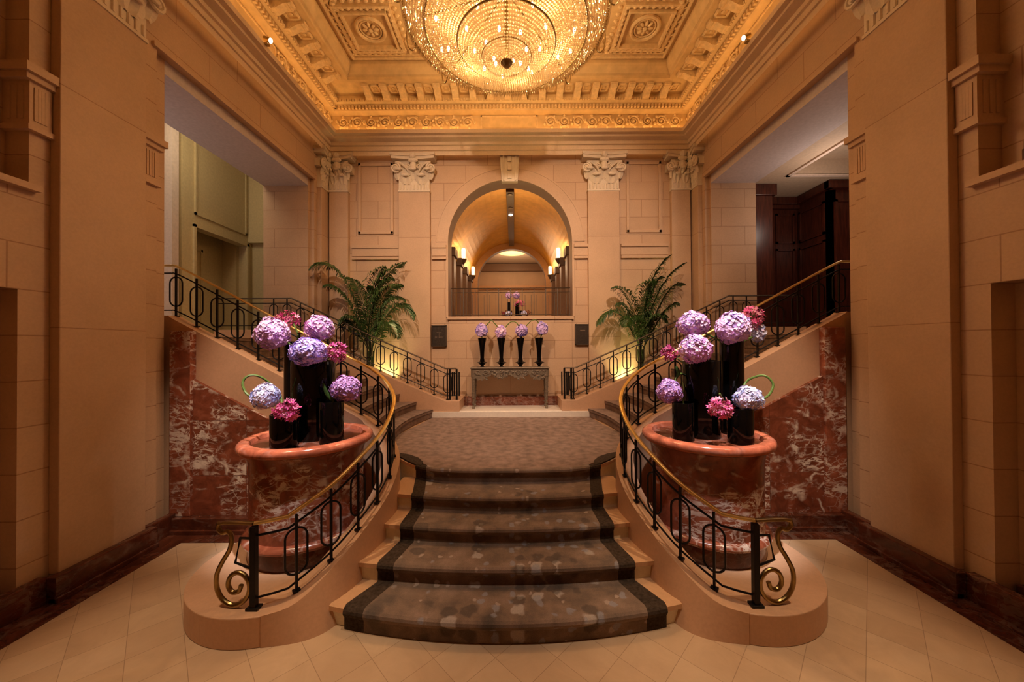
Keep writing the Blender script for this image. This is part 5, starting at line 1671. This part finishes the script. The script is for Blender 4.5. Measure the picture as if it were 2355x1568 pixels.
for (y0, y1, z0, z1) in ((7.85, 7.9, 2.9, 4.75), (8.55, 8.6, 2.9, 4.75), (7.85, 8.6, 4.7, 4.75)): m.box(-7.46, -7.42, y0, y1, z0, z1)
m.build('panel_moulding', 'cream_paint', WL)
b = MB(); b.box(-9, -6.88, 7.25, 7.40, ZU, 7.6)
for k in range(5): b.box(-8.6 + 0.35 * k, -8.5 + 0.35 * k, 7.22, 7.26, ZU, 7.6)
struct('wall_pier_left', b, 'pale_paint', 'pale pinkish pier at the edge of the left opening')
b = MB(); b.box(-12, -5.5, 3, 13.5, 7.5, 7.6); b.box(-9.1, -9.0, 3, 13.5, ZU, 7.6); b.box(-9, -5.5, 3.0, 3.1, ZU, 7.6)
struct('ceiling', b, 'ceiling_paint', 'ceiling of the room beyond the left opening')

# ------------------------------------------------------------------ room beyond the right opening
b = MB()
b.box(5.5, 6.0, 3, 10, 6.01, 6.11); b.box(6.0, 9.2, 7.55, 10, 6.01, 6.11); b.box(6.0, 9.2, 3, 5.0, 6.01, 6.11); b.box(8.6, 9.2, 5.0, 7.55, 6.01, 6.11)
b.box(5.95, 6.0, 5.0, 7.55, 6.11, 6.34); b.box(6.0, 8.6, 7.55, 7.6, 6.11, 6.34); b.box(6.0, 8.6, 4.95, 5.0, 6.11, 6.34); b.box(8.6, 8.65, 5.0, 7.55, 6.11, 6.34); b.box(5.95, 8.65, 4.95, 7.6, 6.34, 6.40)
RC = struct('ceiling', b, ['ceiling_paint'], 'tray ceiling of the room beyond the right opening')
m = MB(); m.box(5.93, 6.0, 4.9, 7.62, 5.98, 6.02); m.box(5.93, 8.7, 7.55, 7.62, 5.98, 6.02); m.build('tray_moulding', 'pale_paint', RC)
# mahogany panelling
t = empty('wood_panelling', (7.1, 8.4, ZU))
def wp(mb, x0, x1, y0, y1, z0, z1): mb.box(x0 - 7.1, x1 - 7.1, y0 - 8.4, y1 - 8.4, z0 - ZU, z1 - ZU)
m = MB(); wp(m, 5.5, 7.15, 8.80, 8.95, ZU, 6.0); wp(m, 7.1, 7.25, 7.9, 8.95, ZU, 6.0); wp(m, 7.1, 9.2, 7.9, 8.0, ZU, 6.0); wp(m, 9.1, 9.2, 3, 8, ZU, 6.0); m.build('boards', 'mahogany', t)
m = MB(); wp(m, 5.5, 5.92, 8.0, 8.25, ZU, 5.75); wp(m, 5.48, 6.0, 7.96, 8.3, 5.75, 6.0); wp(m, 5.5, 5.96, 7.97, 8.27, ZU, 2.9); m.build('corner_post', 'mahogany', t, bevel=0.01)
m = MB(); wp(m, 5.9, 7.1, 8.66, 8.82, 5.82, 6.0); wp(m, 7.0, 7.12, 7.78, 8.82, 5.82, 6.0); wp(m, 7.0, 9.1, 7.76, 7.92, 5.82, 6.0); wp(m, 5.9, 7.1, 8.70, 8.82, 5.72, 5.82); m.build('crown_moulding', 'mahogany', t, bevel=0.015)
for (x0, x1) in ((6.02, 6.48), (6.56, 7.02)):
    m = MB()
    for (z0, z1) in ((2.75, 4.75), (4.88, 5.62)):
        for (a0, a1, c0, c1) in ((x0, x0 + .05, z0, z1), (x1 - .05, x1, z0, z1), (x0, x1, z0, z0 + .05), (x0, x1, z1 - .05, z1)): wp(m, a0, a1, 8.77, 8.81, c0, c1)
    m.build('raised_panel', 'mahogany', t)
for (y0, y1) in ((8.0, 8.72),):
    m = MB()
    for (z0, z1) in ((2.75, 4.75), (4.88, 5.62)):
        for (a0, a1, c0, c1) in ((y0, y0 + .05, z0, z1), (y1 - .05, y1, z0, z1), (y0, y1, z0, z0 + .05), (y0, y1, z1 - .05, z1)): wp(m, 7.07, 7.11, a0, a1, c0, c1)
    m.build('raised_panel', 'mahogany', t)
m = MB()
for (z0, z1) in ((2.75, 5.6),):
    for (a0, a1, c0, c1) in ((7.2, 7.26, z0, z1), (7.7, 7.76, z0, z1), (7.2, 7.76, z0, z0 + .05), (7.2, 7.76, z1 - .05, z1)): wp(m, a0, a1, 7.86, 7.91, c0, c1)
m.build('raised_panel', 'mahogany', t)
tag(t, 'dark mahogany wall panelling seen through the right opening', 'panelling')
b = MB(); b.box(5.5, 9.2, 3.0, 3.1, ZU, 6.1); struct('wall_beyond_right', b, 'pale_paint', 'near wall of the room beyond the right opening')

bpy.context.view_layer.update()
